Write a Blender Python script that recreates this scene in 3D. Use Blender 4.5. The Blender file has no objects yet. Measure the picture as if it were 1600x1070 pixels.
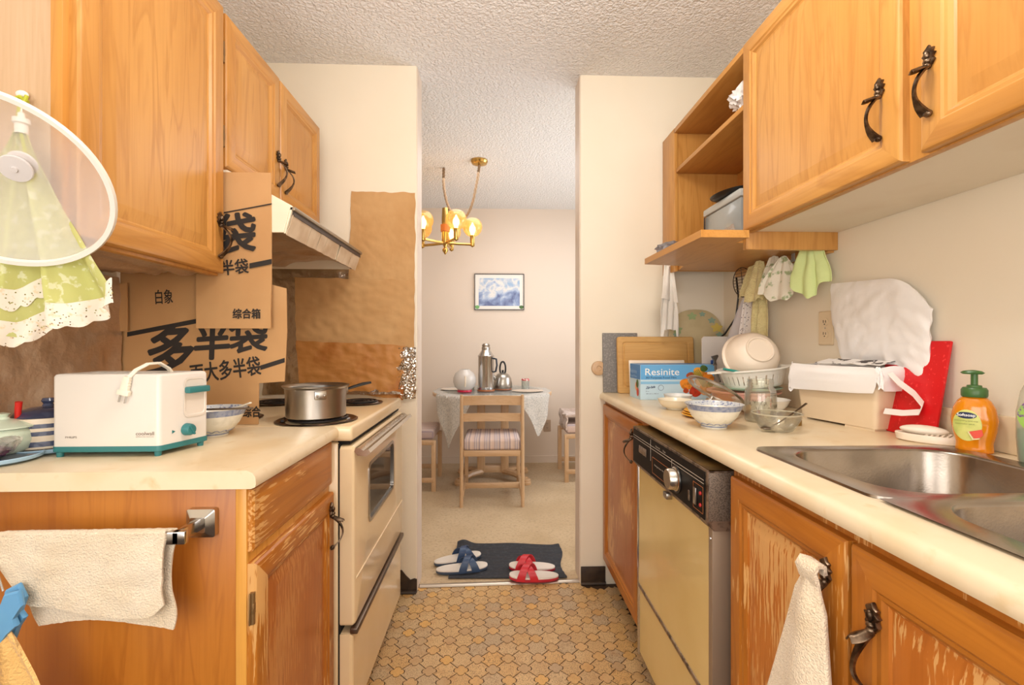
import bpy, bmesh, math, random
from mathutils import Vector, Matrix, noise
from math import sin, cos, pi, radians
random.seed(7)
SC = bpy.context.scene
COL = SC.collection

# ---------------------------------------------------------------- camera, light, exposure
CAM_YAW = math.atan(27/733.)
cd = bpy.data.cameras.new('camera'); cam = bpy.data.objects.new('camera', cd); COL.objects.link(cam)
cam.location = (0, 0, 1.158); cam.rotation_euler = (pi/2, 0, -CAM_YAW)
cd.sensor_fit = 'HORIZONTAL'; cd.sensor_width = 36; cd.lens = 36*733/1600.; cd.clip_start = .02
SC.camera = cam
SC.view_settings.view_transform = 'Standard'; SC.view_settings.look = 'None'
SC.view_settings.gamma = 1; SC.view_settings.use_curve_mapping = False
SC.view_settings.exposure = -0.26

w = bpy.data.worlds.new('world'); SC.world = w; w.use_nodes = True
w.node_tree.nodes['Background'].inputs[0].default_value = (1, .95, .9, 1)
w.node_tree.nodes['Background'].inputs[1].default_value = .25

def light(name, kind, loc, energy, color, size=.1, aim=None, size_y=None):
    l = bpy.data.lights.new(name, kind); l.energy = energy; l.color = color
    o = bpy.data.objects.new(name, l); COL.objects.link(o); o.location = loc
    if kind == 'AREA':
        l.size = size
        if size_y: l.shape = 'RECTANGLE'; l.size_y = size_y
    elif kind == 'POINT': l.shadow_soft_size = size
    if aim: o.rotation_euler = (Vector(aim)-Vector(loc)).to_track_quat('-Z', 'Y').to_euler()
    return o
light('kitchen_ceiling_lamp', 'POINT', (.22, .80, 2.20), 25, (1, .95, .88), .12)
light('front_fill', 'AREA', (.0, -1.3, 1.20), 26, (1, .985, .975), 1.9, (0, 2.0, 1.1), 1.5)
light('fill_to_right', 'AREA', (-.55, -.35, 1.25), 10, (1, .985, .965), .8, (1.1, 1.3, 1.1), .8)  # added fill light, brightens the right wall below the cabinets
light('fill_to_left', 'AREA', (.55, -.35, 1.25), 3.5, (1, .985, .965), .8, (-1.05, 1.3, 1.1), .8)  # added fill light for the dim foil side on the left
light('ceiling_bounce', 'AREA', (.0, .1, 1.75), 13, (1, .98, .97), 1.0, (0, .6, 3), .8)
light('dining_daylight', 'AREA', (2.0, 3.4, 1.35), 34, (.86, .93, 1), 1.3, (-.2, 3.9, .6), 1.3)
light('dining_bounce', 'AREA', (.2, 3.3, 2.36), 14, (1, .97, .95), 1.2, (.2, 3.301, 0), .8)
light('dining_uplight', 'AREA', (.7, 3.1, 1.0), 11, (.93, .96, 1), .8, (.5, 3.1, 3), .8)

# ---------------------------------------------------------------- materials
def lin(c):
    return tuple((x/255/12.92 if x <= 10 else ((x/255+.055)/1.055)**2.4) for x in c[:3]) + (1,)
MATS = {}
def nodes(name):
    m = bpy.data.materials.new(name); m.use_nodes = True
    nt = m.node_tree; b = nt.nodes['Principled BSDF']
    return m, nt, b
def N(nt, t, **kw):
    n = nt.nodes.new(t)
    for k, v in kw.items():
        if k.startswith('_'): setattr(n, k[1:], v)
        else: n.inputs[k].default_value = v
    return n
def coords(nt, scale=(1, 1, 1), rnd=False):
    tc = N(nt, 'ShaderNodeTexCoord'); mp = N(nt, 'ShaderNodeMapping'); mp.inputs['Scale'].default_value = scale
    if rnd:
        oi = N(nt, 'ShaderNodeObjectInfo'); mu = N(nt, 'ShaderNodeMath', _operation='MULTIPLY'); mu.inputs[1].default_value = 17.
        nt.links.new(oi.outputs['Random'], mu.inputs[0]); ad = N(nt, 'ShaderNodeVectorMath', _operation='ADD')
        nt.links.new(tc.outputs['Object'], ad.inputs[0]); nt.links.new(mu.outputs[0], ad.inputs[1])
        nt.links.new(ad.outputs[0], mp.inputs['Vector'])
    else: nt.links.new(tc.outputs['Object'], mp.inputs['Vector'])
    return mp.outputs[0]
def noise_tex(nt, vec, scale, detail=3, dist=0, rough=.5):
    n = N(nt, 'ShaderNodeTexNoise', Scale=scale, Detail=detail, Distortion=dist, Roughness=rough)
    nt.links.new(vec, n.inputs['Vector']); return n.outputs['Fac']
def ramp(nt, fac, stops):
    r = N(nt, 'ShaderNodeValToRGB'); e = r.color_ramp.elements
    while len(e) < len(stops): e.new(.5)
    for el, (p, c) in zip(e, stops): el.position = p; el.color = lin(c) if len(c) == 3 else c
    nt.links.new(fac, r.inputs[0]); return r.outputs[0]
def mixc(nt, fac, a, b, mode='MIX'):
    n = N(nt, 'ShaderNodeMix', _data_type='RGBA', _blend_type=mode)
    for s, v in ((n.inputs[0], fac), (n.inputs[6], a), (n.inputs[7], b)):
        if isinstance(v, (float, int)): s.default_value = v
        elif isinstance(v, tuple): s.default_value = v
        else: nt.links.new(v, s)
    return n.outputs[2]
def bumpn(nt, b, h, strength, dist=.002):
    n = N(nt, 'ShaderNodeBump', Strength=strength, Distance=dist); nt.links.new(h, n.inputs['Height'])
    nt.links.new(n.outputs[0], b.inputs['Normal'])
def mat(name, col, rough=.5, metal=0, var=None, bump=None, spec=.5, trans=0, emit=None, stain=None, coat=0, sheen=0):
    """var=(scale,colour,lo,hi)  bump=(scale,strength,dist)  stain=(scale,colour,lo,hi)"""
    if name in MATS: return MATS[name]
    m, nt, b = nodes(name); MATS[name] = m
    b.inputs['Base Color'].default_value = lin(col); b.inputs['Roughness'].default_value = rough
    b.inputs['Metallic'].default_value = metal; b.inputs['Specular IOR Level'].default_value = spec
    b.inputs['Coat Weight'].default_value = coat; b.inputs['Transmission Weight'].default_value = trans
    b.inputs['Sheen Weight'].default_value = sheen
    vec = coords(nt); c = lin(col)
    if var:
        f = noise_tex(nt, vec, var[0], 4); r = ramp(nt, f, [(var[2], (0, 0, 0, 1)), (var[3], (1, 1, 1, 1))])
        c = mixc(nt, r, c, lin(var[1]))
    if stain:
        f = noise_tex(nt, vec, stain[0], 5, .3); r = ramp(nt, f, [(stain[2], (0, 0, 0, 1)), (stain[3], (1, 1, 1, 1))])
        c = mixc(nt, r, c, lin(stain[1]))
    if not isinstance(c, tuple): nt.links.new(c, b.inputs['Base Color'])
    if bump: bumpn(nt, b, noise_tex(nt, vec, bump[0], 5 if bump[0] < 60 else 2), bump[1], bump[2] if len(bump) > 2 else .002)
    if emit:
        b.inputs['Emission Color'].default_value = lin(emit[0]); b.inputs['Emission Strength'].default_value = emit[1]
    return m
def wood(name, c1, c2, axis='Z', rough=.34, worn=0, worncol=(228, 178, 112), s=1.0, rings=.46):
    if name in MATS: return MATS[name]
    m, nt, b = nodes(name); MATS[name] = m
    def sc(a, l): return {'X': (l, a, a), 'Y': (a, l, a), 'Z': (a, a, l)}[axis]
    f1 = noise_tex(nt, coords(nt, sc(9*s, .9*s), True), 1.3, 3, 1.6)
    mm = N(nt, 'ShaderNodeMath', _operation='MULTIPLY'); mm.inputs[1].default_value = 9; nt.links.new(f1, mm.inputs[0])
    fr = N(nt, 'ShaderNodeMath', _operation='PINGPONG'); fr.inputs[1].default_value = 1; nt.links.new(mm.outputs[0], fr.inputs[0])
    f2 = noise_tex(nt, coords(nt, sc(170, 5), True), 1, 2)
    f3 = noise_tex(nt, coords(nt, sc(5, 1.2), True), 1, 2)
    c = ramp(nt, f3, [(.3, c1), (.7, c2)])
    dk = tuple(int(x*q) for x, q in zip(c2, (.90, .86, .78)))
    c = mixc(nt, ramp(nt, fr.outputs[0], [(.55, (0, 0, 0, 1)), (1, (rings,)*3+(1,))]), c, lin(dk))
    c = mixc(nt, ramp(nt, f2, [(.45, (0, 0, 0, 1)), (.8, (.3, .3, .3, 1))]), c, lin(dk))
    if worn:
        a = noise_tex(nt, coords(nt, sc(190, 15), True), 1, 3); k = noise_tex(nt, coords(nt, sc(6, 4.5), True), 1, 2)
        ad = N(nt, 'ShaderNodeMath', _operation='ADD'); nt.links.new(a, ad.inputs[0]); nt.links.new(k, ad.inputs[1])
        r = ramp(nt, ad.outputs[0], [(0, (0, 0, 0, 1)), (1.12-worn*.16, (0, 0, 0, 1)), (1.2-worn*.16, (.8, .8, .8, 1))])
        # values above one are clamped by the ramp, so scale the sum to one first
        hv = N(nt, 'ShaderNodeMath', _operation='MULTIPLY'); hv.inputs[1].default_value = .5; nt.links.new(ad.outputs[0], hv.inputs[0])
        rn = r.node; nt.links.new(hv.outputs[0], rn.inputs[0])
        rn.color_ramp.elements[1].position = .57-worn*.07; rn.color_ramp.elements[2].position = .60-worn*.07
        c = mixc(nt, r, c, lin(worncol))
    nt.links.new(c, b.inputs['Base Color']); b.inputs['Roughness'].default_value = rough
    bumpn(nt, b, f2, .12, .001)
    return m
def thin(name, tint, clear=.8, gloss=.04, rough=.03, body=None, fres=.38):
    """thin clear sheet or wall: see-through with a tinted body and a fresnel sheen"""
    if name in MATS: return MATS[name]
    m = bpy.data.materials.new(name); m.use_nodes = True; MATS[name] = m; nt = m.node_tree
    nt.nodes.remove(nt.nodes['Principled BSDF']); out = nt.nodes['Material Output']
    t = N(nt, 'ShaderNodeBsdfTransparent'); t.inputs[0].default_value = lin(tint)
    d = N(nt, 'ShaderNodeBsdfPrincipled', Roughness=.5); d.inputs['Base Color'].default_value = lin(body or tint)
    g = N(nt, 'ShaderNodeBsdfGlossy', Roughness=rough)
    m1 = N(nt, 'ShaderNodeMixShader'); m1.inputs[0].default_value = clear
    nt.links.new(d.outputs[0], m1.inputs[1]); nt.links.new(t.outputs[0], m1.inputs[2])
    fr = N(nt, 'ShaderNodeLayerWeight', Blend=.35); mu = N(nt, 'ShaderNodeMath', _operation='MULTIPLY_ADD')
    nt.links.new(fr.outputs['Fresnel'], mu.inputs[0]); mu.inputs[1].default_value = fres; mu.inputs[2].default_value = gloss*.5
    m2 = N(nt, 'ShaderNodeMixShader'); nt.links.new(mu.outputs[0], m2.inputs[0])
    nt.links.new(m1.outputs[0], m2.inputs[1]); nt.links.new(g.outputs[0], m2.inputs[2])
    nt.links.new(m2.outputs[0], out.inputs[0]); return m

# ---------------------------------------------------------------- geometry
class G:
    def __init__(s): s.v = []; s.f = []; s.m = []
    def add(s, vs, fs, mi=0, M=None):
        o = len(s.v)
        s.v += [(M @ Vector(p)) if M is not None else Vector(p) for p in vs]
        s.f += [[i+o for i in f] for f in fs]
        s.m += (list(mi) if isinstance(mi, (list, tuple)) else [mi]*len(fs)); return s
    def box(s, x0, x1, y0, y1, z0, z1, b=0, mi=0, M=None, seg=1):
        if not b:
            vs = [(x, y, z) for x in (x0, x1) for y in (y0, y1) for z in (z0, z1)]
            return s.add(vs, [(0, 1, 3, 2), (4, 6, 7, 5), (0, 4, 5, 1), (2, 3, 7, 6), (0, 2, 6, 4), (1, 5, 7, 3)], mi, M)
        bm = bmesh.new(); bmesh.ops.create_cube(bm, size=1)
        for v in bm.verts: v.co = ((x0+x1)/2+v.co.x*(x1-x0), (y0+y1)/2+v.co.y*(y1-y0), (z0+z1)/2+v.co.z*(z1-z0))
        bmesh.ops.bevel(bm, geom=list(bm.edges), offset=b, segments=seg+1, profile=.5, affect='EDGES')
        bm.verts.index_update(); s.add([v.co.copy() for v in bm.verts], [[v.index for v in f.verts] for f in bm.faces], mi, M); bm.free(); return s
    def lathe(s, prof, c=(0, 0, 0), n=32, mi=0, M=None, sx=1, sy=1, close=False):
        vs, fs, rows = [], [], []
        for r, z in prof:
            if r < 1e-6: rows.append([len(vs)]); vs.append((c[0], c[1], c[2]+z))
            else:
                rows.append(list(range(len(vs), len(vs)+n)))
                vs += [(c[0]+r*sx*cos(2*pi*i/n), c[1]+r*sy*sin(2*pi*i/n), c[2]+z) for i in range(n)]
        mm = []
        pairs = list(zip(rows, rows[1:])) + ([(rows[-1], rows[0])] if close else [])
        for k, (a, b) in enumerate(pairs):
            for i in range(n):
                j = (i+1) % n
                if len(a) == 1 and len(b) == 1: continue
                if len(a) == 1: fs.append((a[0], b[j], b[i]))
                elif len(b) == 1: fs.append((a[i], a[j], b[0]))
                else: fs.append((a[i], a[j], b[j], b[i]))
                mm.append(mi[k] if isinstance(mi, (list, tuple)) else mi)
        return s.add(vs, fs, mm, M)
    def sphere(s, c, r, n=20, mi=0, M=None):
        rx, ry, rz = r if isinstance(r, (tuple, list)) else (r, r, r); k = max(6, n//2)
        return s.lathe([(sin(pi*i/k), -cos(pi*i/k)*rz) if 0 < i < k else (0, -cos(pi*i/k)*rz) for i in range(k+1)], c, n, mi, M, rx, ry)
    def tube(s, path, r, n=8, mi=0, M=None, flat=1., up=None):
        P = [Vector(p) for p in path]; vs, fs = [], []; nv = None
        for i, p in enumerate(P):
            t = (P[min(i+1, len(P)-1)]-P[max(i-1, 0)]).normalized()
            if nv is None:
                a = Vector(up) if up else (Vector((0, 0, 1)) if abs(t.z) < .9 else Vector((1, 0, 0)))
            else: a = nv
            nv = (a-t*a.dot(t)).normalized(); bv = t.cross(nv)
            rr = r[i] if isinstance(r, (list, tuple)) else r
            vs += [p+nv*cos(2*pi*k/n)*rr*flat+bv*sin(2*pi*k/n)*rr for k in range(n)]
        for i in range(len(P)-1):
            for k in range(n): fs.append((i*n+k, i*n+(k+1) % n, (i+1)*n+(k+1) % n, (i+1)*n+k))
        fs.append(tuple(range(n))[::-1]); fs.append(tuple(range((len(P)-1)*n, len(P)*n)))
        return s.add(vs, fs, mi, M)
    def ribbon(s, path, widths, side, th=.002, mi=0, M=None):
        """flat strap along path, width along `side` (a vector or one per point)"""
        P = [Vector(p) for p in path]; vs, fs = [], []; k = len(P)
        for i, p in enumerate(P):
            t = (P[min(i+1, k-1)]-P[max(i-1, 0)]).normalized()
            sd = Vector(side[i] if isinstance(side, list) else side).normalized(); nn = t.cross(sd).normalized()
            wv = (widths[i] if isinstance(widths, (list, tuple)) else widths)/2
            vs += [p-sd*wv-nn*th/2, p+sd*wv-nn*th/2, p+sd*wv+nn*th/2, p-sd*wv+nn*th/2]
        for i in range(k-1):
            for q in range(4): fs.append((i*4+q, i*4+(q+1) % 4, i*4+4+(q+1) % 4, i*4+4+q))
        fs += [(3, 2, 1, 0), ((k-1)*4, (k-1)*4+1, (k-1)*4+2, (k-1)*4+3)]
        return s.add(vs, fs, mi, M)
    def prism(s, poly, z0, z1, mi=0, M=None, b=0):
        n = len(poly); cx = sum(p[0] for p in poly)/n; cy = sum(p[1] for p in poly)/n
        def ins(k): return [(cx+(p[0]-cx)*k, cy+(p[1]-cy)*k) for p in poly]
        lv = [(1, z0), (1, z1)]
        if b:
            R = max(math.hypot(p[0]-cx, p[1]-cy) for p in poly); lv = [(1-b/R, z0), (1, z0+b), (1, z1-b), (1-b/R, z1)]
        vs, fs = [], []
        for k, z in lv: vs += [(x, y, z) for x, y in ins(k)]
        for L in range(len(lv)-1):
            for i in range(n): fs.append((L*n+i, L*n+(i+1) % n, (L+1)*n+(i+1) % n, (L+1)*n+i))
        fs.append(tuple(range(n))[::-1]); fs.append(tuple(range((len(lv)-1)*n, len(lv)*n)))
        return s.add(vs, fs, mi, M)
    def loft(s, loops, mi=0, M=None, cap0=False, cap1=True):
        n = len(loops[0]); vs = [p for L in loops for p in L]; fs = []
        for k in range(len(loops)-1):
            for i in range(n): fs.append((k*n+i, k*n+(i+1) % n, (k+1)*n+(i+1) % n, (k+1)*n+i))
        if cap0: fs.append(tuple(range(n))[::-1])
        if cap1: fs.append(tuple(range((len(loops)-1)*n, len(loops)*n)))
        return s.add(vs, fs, mi, M)
    def sheet(s, nu, nv, fn, th=0, mi=0, M=None):
        P = [[Vector(fn(i/nu, j/nv)) for i in range(nu+1)] for j in range(nv+1)]
        vs = [p for r in P for p in r]; W = nu+1
        fs = [(j*W+i, j*W+i+1, (j+1)*W+i+1, (j+1)*W+i) for j in range(nv) for i in range(nu)]
        if th:
            nr = []
            for j in range(nv+1):
                for i in range(nu+1):
                    a = P[j][min(i+1, nu)]-P[j][max(i-1, 0)]; c = P[min(j+1, nv)][i]-P[max(j-1, 0)][i]
                    q = a.cross(c); nr.append(q.normalized() if q.length > 1e-9 else Vector((0, 0, 1)))
            o = len(vs); vs = vs+[p-q*th for p, q in zip(vs, nr)]
            fs = fs+[tuple(o+i for i in f)[::-1] for f in fs]
            rim = [i for i in range(nu)] ; E = []
            E += [(i, i+1) for i in range(nu)]; E += [(nv*W+i+1, nv*W+i) for i in range(nu)]
            E += [((j+1)*W, j*W) for j in range(nv)]; E += [(j*W+nu, (j+1)*W+nu) for j in range(nv)]
            fs += [(b, a, a+o, b+o) for a, b in E]
        return s.add(vs, fs, mi, M)
    def text(s, string, box, M, mi=0, bold=0., shear=0., rot=0., depth=.0004):
        """lettering fitted into box=(u0,v0,u1,v1) of the plane M"""
        cu = bpy.data.curves.new('t', 'FONT'); cu.body = string; cu.size = 1; cu.shear = shear; cu.resolution_u = 3
        ob = bpy.data.objects.new('t', cu); COL.objects.link(ob)
        me = bpy.data.meshes.new_from_object(ob.evaluated_get(bpy.context.evaluated_depsgraph_get()))
        pts = [v.co.copy() for v in me.vertices]; fs = [list(p.vertices) for p in me.polygons]
        bpy.data.objects.remove(ob); bpy.data.curves.remove(cu); bpy.data.meshes.remove(me)
        if not pts: return s
        a, b = min(p.x for p in pts), max(p.x for p in pts); c, d = min(p.y for p in pts), max(p.y for p in pts)
        u0, v0, u1, v1 = box; cu_, cv_ = (u0+u1)/2, (v0+v1)/2; out = []
        for p in pts:
            x = ((p.x-a)/(b-a)-.5)*(u1-u0); y = ((p.y-c)/(d-c)-.5)*(v1-v0)
            out.append((cu_+x*cos(rot)-y*sin(rot), cv_+x*sin(rot)+y*cos(rot), depth))
        k = bold*(v1-v0)
        for q, (a, b) in enumerate([(0, 0)]+([(k*cos(t), k*sin(t)) for t in [2*pi*i/8 for i in range(8)]] if bold else [])):
            s.add([(x+a, y+b, z+q*.00001) for x, y, z in out], fs, mi, M)
        return s
def PY(y): return Matrix(((1, 0, 0, 0), (0, 0, -1, y), (0, 1, 0, 0), (0, 0, 0, 1)))       # faces -y: (u,v,w)->(u,y-w,v)
def PXn(x): return Matrix(((0, 0, -1, x), (-1, 0, 0, 0), (0, 1, 0, 0), (0, 0, 0, 1)))     # faces -x: u=-y
def PXp(x): return Matrix(((0, 0, 1, x), (1, 0, 0, 0), (0, 1, 0, 0), (0, 0, 0, 1)))       # faces +x: u=y
def T(x, y, z): return Matrix.Translation((x, y, z))
def RZ(a): return Matrix.Rotation(a, 4, 'Z')
def RX(a): return Matrix.Rotation(a, 4, 'X')
def RY(a): return Matrix.Rotation(a, 4, 'Y')
def nz(x, y, z, s=1.): return noise.noise(Vector((x*s, y*s, z*s)))
def rrect(x0, x1, y0, y1, r, z, k=6):
    o = []
    for cx, cy, a in ((x1-r, y1-r, 0), (x0+r, y1-r, pi/2), (x0+r, y0+r, pi), (x1-r, y0+r, 3*pi/2)):
        o += [(cx+r*cos(a+pi/2*i/k), cy+r*sin(a+pi/2*i/k), z) for i in range(k+1)]
    return o

# ---------------------------------------------------------------- scene objects
ORG = {}
def mesh_of(name, g, mats, off, angle=38, flat=False):
    me = bpy.data.meshes.new(name); me.from_pydata([p-off for p in g.v], [], g.f)
    for m in (mats if isinstance(mats, (list, tuple)) else [mats]): me.materials.append(m)
    me.polygons.foreach_set('material_index', g.m)
    bm = bmesh.new(); bm.from_mesh(me); bmesh.ops.recalc_face_normals(bm, faces=bm.faces); bm.to_mesh(me); bm.free()
    if not flat:
        me.polygons.foreach_set('use_smooth', [True]*len(me.polygons))
        me.set_sharp_from_angle(angle=radians(angle))
    return me
def tag(o, label, cat, group=None, kind=None):
    if label: o['label'] = label
    if cat: o['category'] = cat
    if group: o['group'] = group
    if kind: o['kind'] = kind
    return o
def thing(name, label, cat, loc, group=None, rot=None):
    o = bpy.data.objects.new(name, None); COL.objects.link(o); o.location = loc; o.empty_display_size = .05
    if rot is not None: o.rotation_euler = rot if isinstance(rot, (tuple, list)) else (0, 0, rot); ORG[o] = Vector((0, 0, 0))
    else: ORG[o] = Vector(loc)
    return tag(o, label, cat, group)
def part(parent, name, g, mats, label=None, stuff=False, angle=38, flat=False):
    off = ORG[parent]; o = bpy.data.objects.new(name, mesh_of(name, g, mats, off, angle, flat)); COL.objects.link(o)
    o.parent = parent; ORG[o] = off
    if label: o['label'] = label
    if stuff: o['kind'] = 'stuff'
    return o
def solo(name, g, mats, label, cat, group=None, kind=None, angle=38):
    lo = [min(p[i] for p in g.v) for i in range(3)]; hi = [max(p[i] for p in g.v) for i in range(3)]
    off = Vector(((lo[0]+hi[0])/2, (lo[1]+hi[1])/2, lo[2]))
    o = bpy.data.objects.new(name, mesh_of(name, g, mats, off, angle)); COL.objects.link(o); o.location = off; ORG[o] = off
    return tag(o, label, cat, group, kind)
def struct(name, g, mats, parent=None, angle=38):
    o = solo(name, g, mats, None, None, None, 'structure', angle); return o
def copy_tree(o, parent=None):
    c = o.copy(); COL.objects.link(c); c.parent = parent
    for ch in list(o.children): copy_tree(ch, c)
    return c

# ---------------------------------------------------------------- palette
wall_m = mat('wall paint', (242, 232, 213), .6, var=(1.2, (236, 223, 200), .35, .7), bump=(160, .04))
farwall_m = mat('dining wall paint', (226, 210, 194), .7, bump=(160, .04))
jamb_m = mat('jamb paint', (226, 211, 196), .6, var=(5, (214, 194, 174), .5, .7))
ceil_m = mat('stippled ceiling', (236, 234, 232), .9)
def ceiling_bump():
    nt = ceil_m.node_tree; b = nt.nodes['Principled BSDF']; v = coords(nt, (1, 1, 1))
    vo = N(nt, 'ShaderNodeTexVoronoi', Scale=88.); vo.feature = 'SMOOTH_F1'; vo.inputs['Smoothness'].default_value = .6
    wv = N(nt, 'ShaderNodeTexNoise', Scale=52., Detail=3.); nt.links.new(v, wv.inputs['Vector'])
    vm = N(nt, 'ShaderNodeVectorMath', _operation='MULTIPLY_ADD'); nt.links.new(wv.outputs['Color'], vm.inputs[0]); vm.inputs[1].default_value = (.03, .03, .03)
    nt.links.new(v, vm.inputs[2]); nt.links.new(vm.outputs[0], vo.inputs['Vector'])
    ad = N(nt, 'ShaderNodeMath', _operation='SUBTRACT'); nt.links.new(wv.outputs['Fac'], ad.inputs[0]); nt.links.new(vo.outputs['Distance'], ad.inputs[1])
    bumpn(nt, b, ad.outputs[0], .75, .010)
ceiling_bump()
LAM = mat('worktop laminate', (232, 214, 182), .32, var=(7, (224, 200, 160), .45, .7), stain=(26, (216, 188, 140), .6, .8), coat=.15)
UP = [(208, 153, 82), (190, 131, 60)]
LO = [(190, 120, 42), (172, 100, 30)]
w_up_v = wood('maple upright grain', *UP, 'Z'); w_up_h = wood('maple level grain', *UP, 'Y'); w_up_x = wood('maple cross grain', *UP, 'X')
w_up_pale_lit = wood('pale flash-lit maple side', (204, 172, 138), (192, 158, 122), 'Z', rings=.2)  # pale laminate whose tone also holds flash light put into the colour
w_lo_v = wood('honey upright grain', *LO, 'Z'); w_lo_h = wood('honey level grain', *LO, 'Y')
w_wv = wood('worn upright grain', *LO, 'Z', worn=.45); w_wv2 = wood('very worn upright grain', (200, 122, 50), (188, 108, 38), 'Z', worn=1.5)
w_wh = wood('worn level grain', *LO, 'Y', worn=.6)
w_red = wood('reddish worn grain', (186, 120, 66), (172, 104, 54), 'Z', worn=.15)
pale_oak = wood('pale oak', (218, 184, 146), (204, 166, 126), 'Z', s=1.4, rings=.3)
pale_oak_x = wood('pale oak rail', (218, 184, 146), (204, 166, 126), 'X', s=1.4, rings=.3)
bronze = mat('dark bronze', (126, 106, 86), .34, .95, var=(60, (72, 58, 46), .4, .6))
brass = mat('polished brass', (206, 168, 96), .22, 1)
brasshinge = mat('aged brass hinge', (140, 108, 68), .45, .6)
chrome = mat('chrome', (200, 198, 196), .15, 1)
steel = mat('brushed steel', (176, 170, 162), .28, 1, bump=(300, .05))
foil = mat('kitchen foil', (190, 176, 158), .27, 1, bump=(55, .5, .004))
foil_brown = mat('greasy foil', (216, 194, 170), .30, .6, var=(5, (198, 168, 138), .4, .7), bump=(24, .8, .010))
card = mat('corrugated cardboard', (198, 154, 104), .8, var=(4, (186, 140, 90), .4, .7), bump=(90, .06))
ink = mat('black print', (44, 38, 34), .75)
kraft = mat('brown kraft paper', (202, 160, 108), .8, var=(4, (190, 144, 90), .4, .7), bump=(22, .3, .006))
kraft_oily = mat('oily kraft paper', (196, 138, 72), .55, var=(4, (178, 112, 46), .4, .7), stain=(7, (164, 92, 24), .55, .72), bump=(26, .4, .006))
enamel = mat('almond enamel', (238, 214, 174), .22, var=(3, (232, 204, 160), .4, .7), coat=.3)
black_pl = mat('black plastic', (26, 24, 24), .35)
black_iron = mat('black iron coil', (34, 30, 30), .5, .3)
white_pl = mat('white plastic', (238, 232, 222), .35)
cream_pl = mat('cream plastic', (240, 224, 204), .35)
dark_gap = mat('shadow gap black', (20, 16, 14), .9)

# ---------------------------------------------------------------- the room
g = G().box(-1.08, 1.11, -1.6, 2.24, -.03, -.0016)
floor = struct('floor', g, mat('vinyl joint', (62, 42, 24), .7))
A = .1121; FX, FY = -.231, 2.112
def sm_r(t): return A*(.166+.070*abs(cos(2*t))**.8)
small_poly = [(sm_r(t)*cos(t), sm_r(t)*sin(t)) for t in (2*pi*i/24 for i in range(24))]
big_poly = []
for d in range(4):
    a = d*pi/2; cx, cy = A/2*cos(a), A/2*sin(a)
    for k in range(7):
        ph = a+pi+pi/4-pi/2*k/6
        big_poly.append((cx+sm_r(ph)*cos(ph), cy+sm_r(ph)*sin(ph)))
def tile_mat(name, stops, speck):
    m, nt, b = nodes(name); oi = N(nt, 'ShaderNodeObjectInfo'); c = ramp(nt, oi.outputs['Random'], stops)
    nt.nodes[-1].color_ramp.interpolation = 'LINEAR'
    f = noise_tex(nt, coords(nt, (1, 1, 1), True), 260, 2); f2 = noise_tex(nt, coords(nt, (1, 1, 1), True), 24, 3)
    c = mixc(nt, ramp(nt, f, [(.50, (0, 0, 0, 1)), (.66, (speck,)*3+(1,))]), c, lin((112, 82, 50)))
    c = mixc(nt, ramp(nt, f2, [(.5, (0, 0, 0, 1)), (.75, (.35,)*3+(1,))]), c, lin((178, 126, 70)))
    nt.links.new(c, b.inputs['Base Color']); b.inputs['Roughness'].default_value = .42; bumpn(nt, b, f, .08, .001); return m
tile_big = tile_mat('speckled vinyl', [(0, (210, 172, 118)), (.35, (216, 180, 128)), (.6, (192, 166, 130)), (.85, (218, 172, 106)), (1, (180, 158, 128))], .75)
tile_small = tile_mat('smooth vinyl', [(0, (206, 160, 98)), (.3, (214, 172, 116)), (.55, (188, 154, 112)), (.8, (222, 172, 96)), (1, (174, 152, 126))], .25)
def tile_mesh(poly, name, m, k):
    g = G(); n = len(poly)
    def lp(s, z): return [(x*s, y*s, z) for x, y in poly]
    g.loft([lp(k, -.0016), lp(k, -.0005), lp(k-.012, 0)])
    return mesh_of(name, g, m, Vector((0, 0, 0)), 25)
me_s = tile_mesh(small_poly, 'small_tile', tile_small, .915); me_b = tile_mesh(big_poly, 'large_tile', tile_big, .957)
fld = G()
for i in range(-4, 10):
    for j in range(-12, 5):
        for (dx, dy, me, nm, poly) in ((0, 0, me_s, 'small_tile', small_poly), (.5, .5, me_s, 'small_tile', small_poly), (.5, 0, me_b, 'large_tile', big_poly), (0, .5, me_b, 'large_tile', big_poly)):
            x = FX+(i+dx)*A; y = FY+(j+dy)*A
            if not (-.47 < x < .56) or y > 2.225 or y < .9: continue
            if y > 2.19 and (x < -.36 or x > .44): continue
            if y < 1.5: fld.loft([[(x+p*.96, y+q*.96, z) for p, q in poly] for z in (-.0016, -.0002)]); continue
            o = bpy.data.objects.new(nm, me); COL.objects.link(o); o.parent = floor; o.location = Vector((x, y, 0))-ORG[floor]
part(floor, 'tile_field', fld, tile_big, stuff=True)

carpet_m = mat('beige carpet', (206, 180, 142), .95, var=(3, (192, 164, 124), .4, .65), stain=(60, (182, 154, 118), .5, .7), bump=(240, .7, .006), sheen=.2)
struct('floor_carpet', G().box(-1.7, 2.1, 2.255, 4.52, -.03, .006), carpet_m)
g = G(); g.tube([(-.355, 2.240, .003), (.408, 2.262, .003)], [.016, .016], 8, flat=.4)
struct('trim_1', g, mat('threshold strip', (206, 196, 182), .3, .8))
struct('wall_left', G().box(-1.18, -1.08, -1.6, 2.2, -.03, 2.46), wall_m)
struct('wall_right', G().box(1.11, 1.21, -1.6, 2.25, -.03, 2.46), wall_m)
struct('wall_rear', G().box(-1.18, 1.21, -1.7, -1.6, -.03, 2.46), wall_m)
struct('wall_doorway_left', G().box(-1.18, -.362, 2.19, 2.335, -.03, 2.46, .006).box(-1.75, -1.18, 2.2, 2.335, -.03, 2.46), wall_m)
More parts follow.
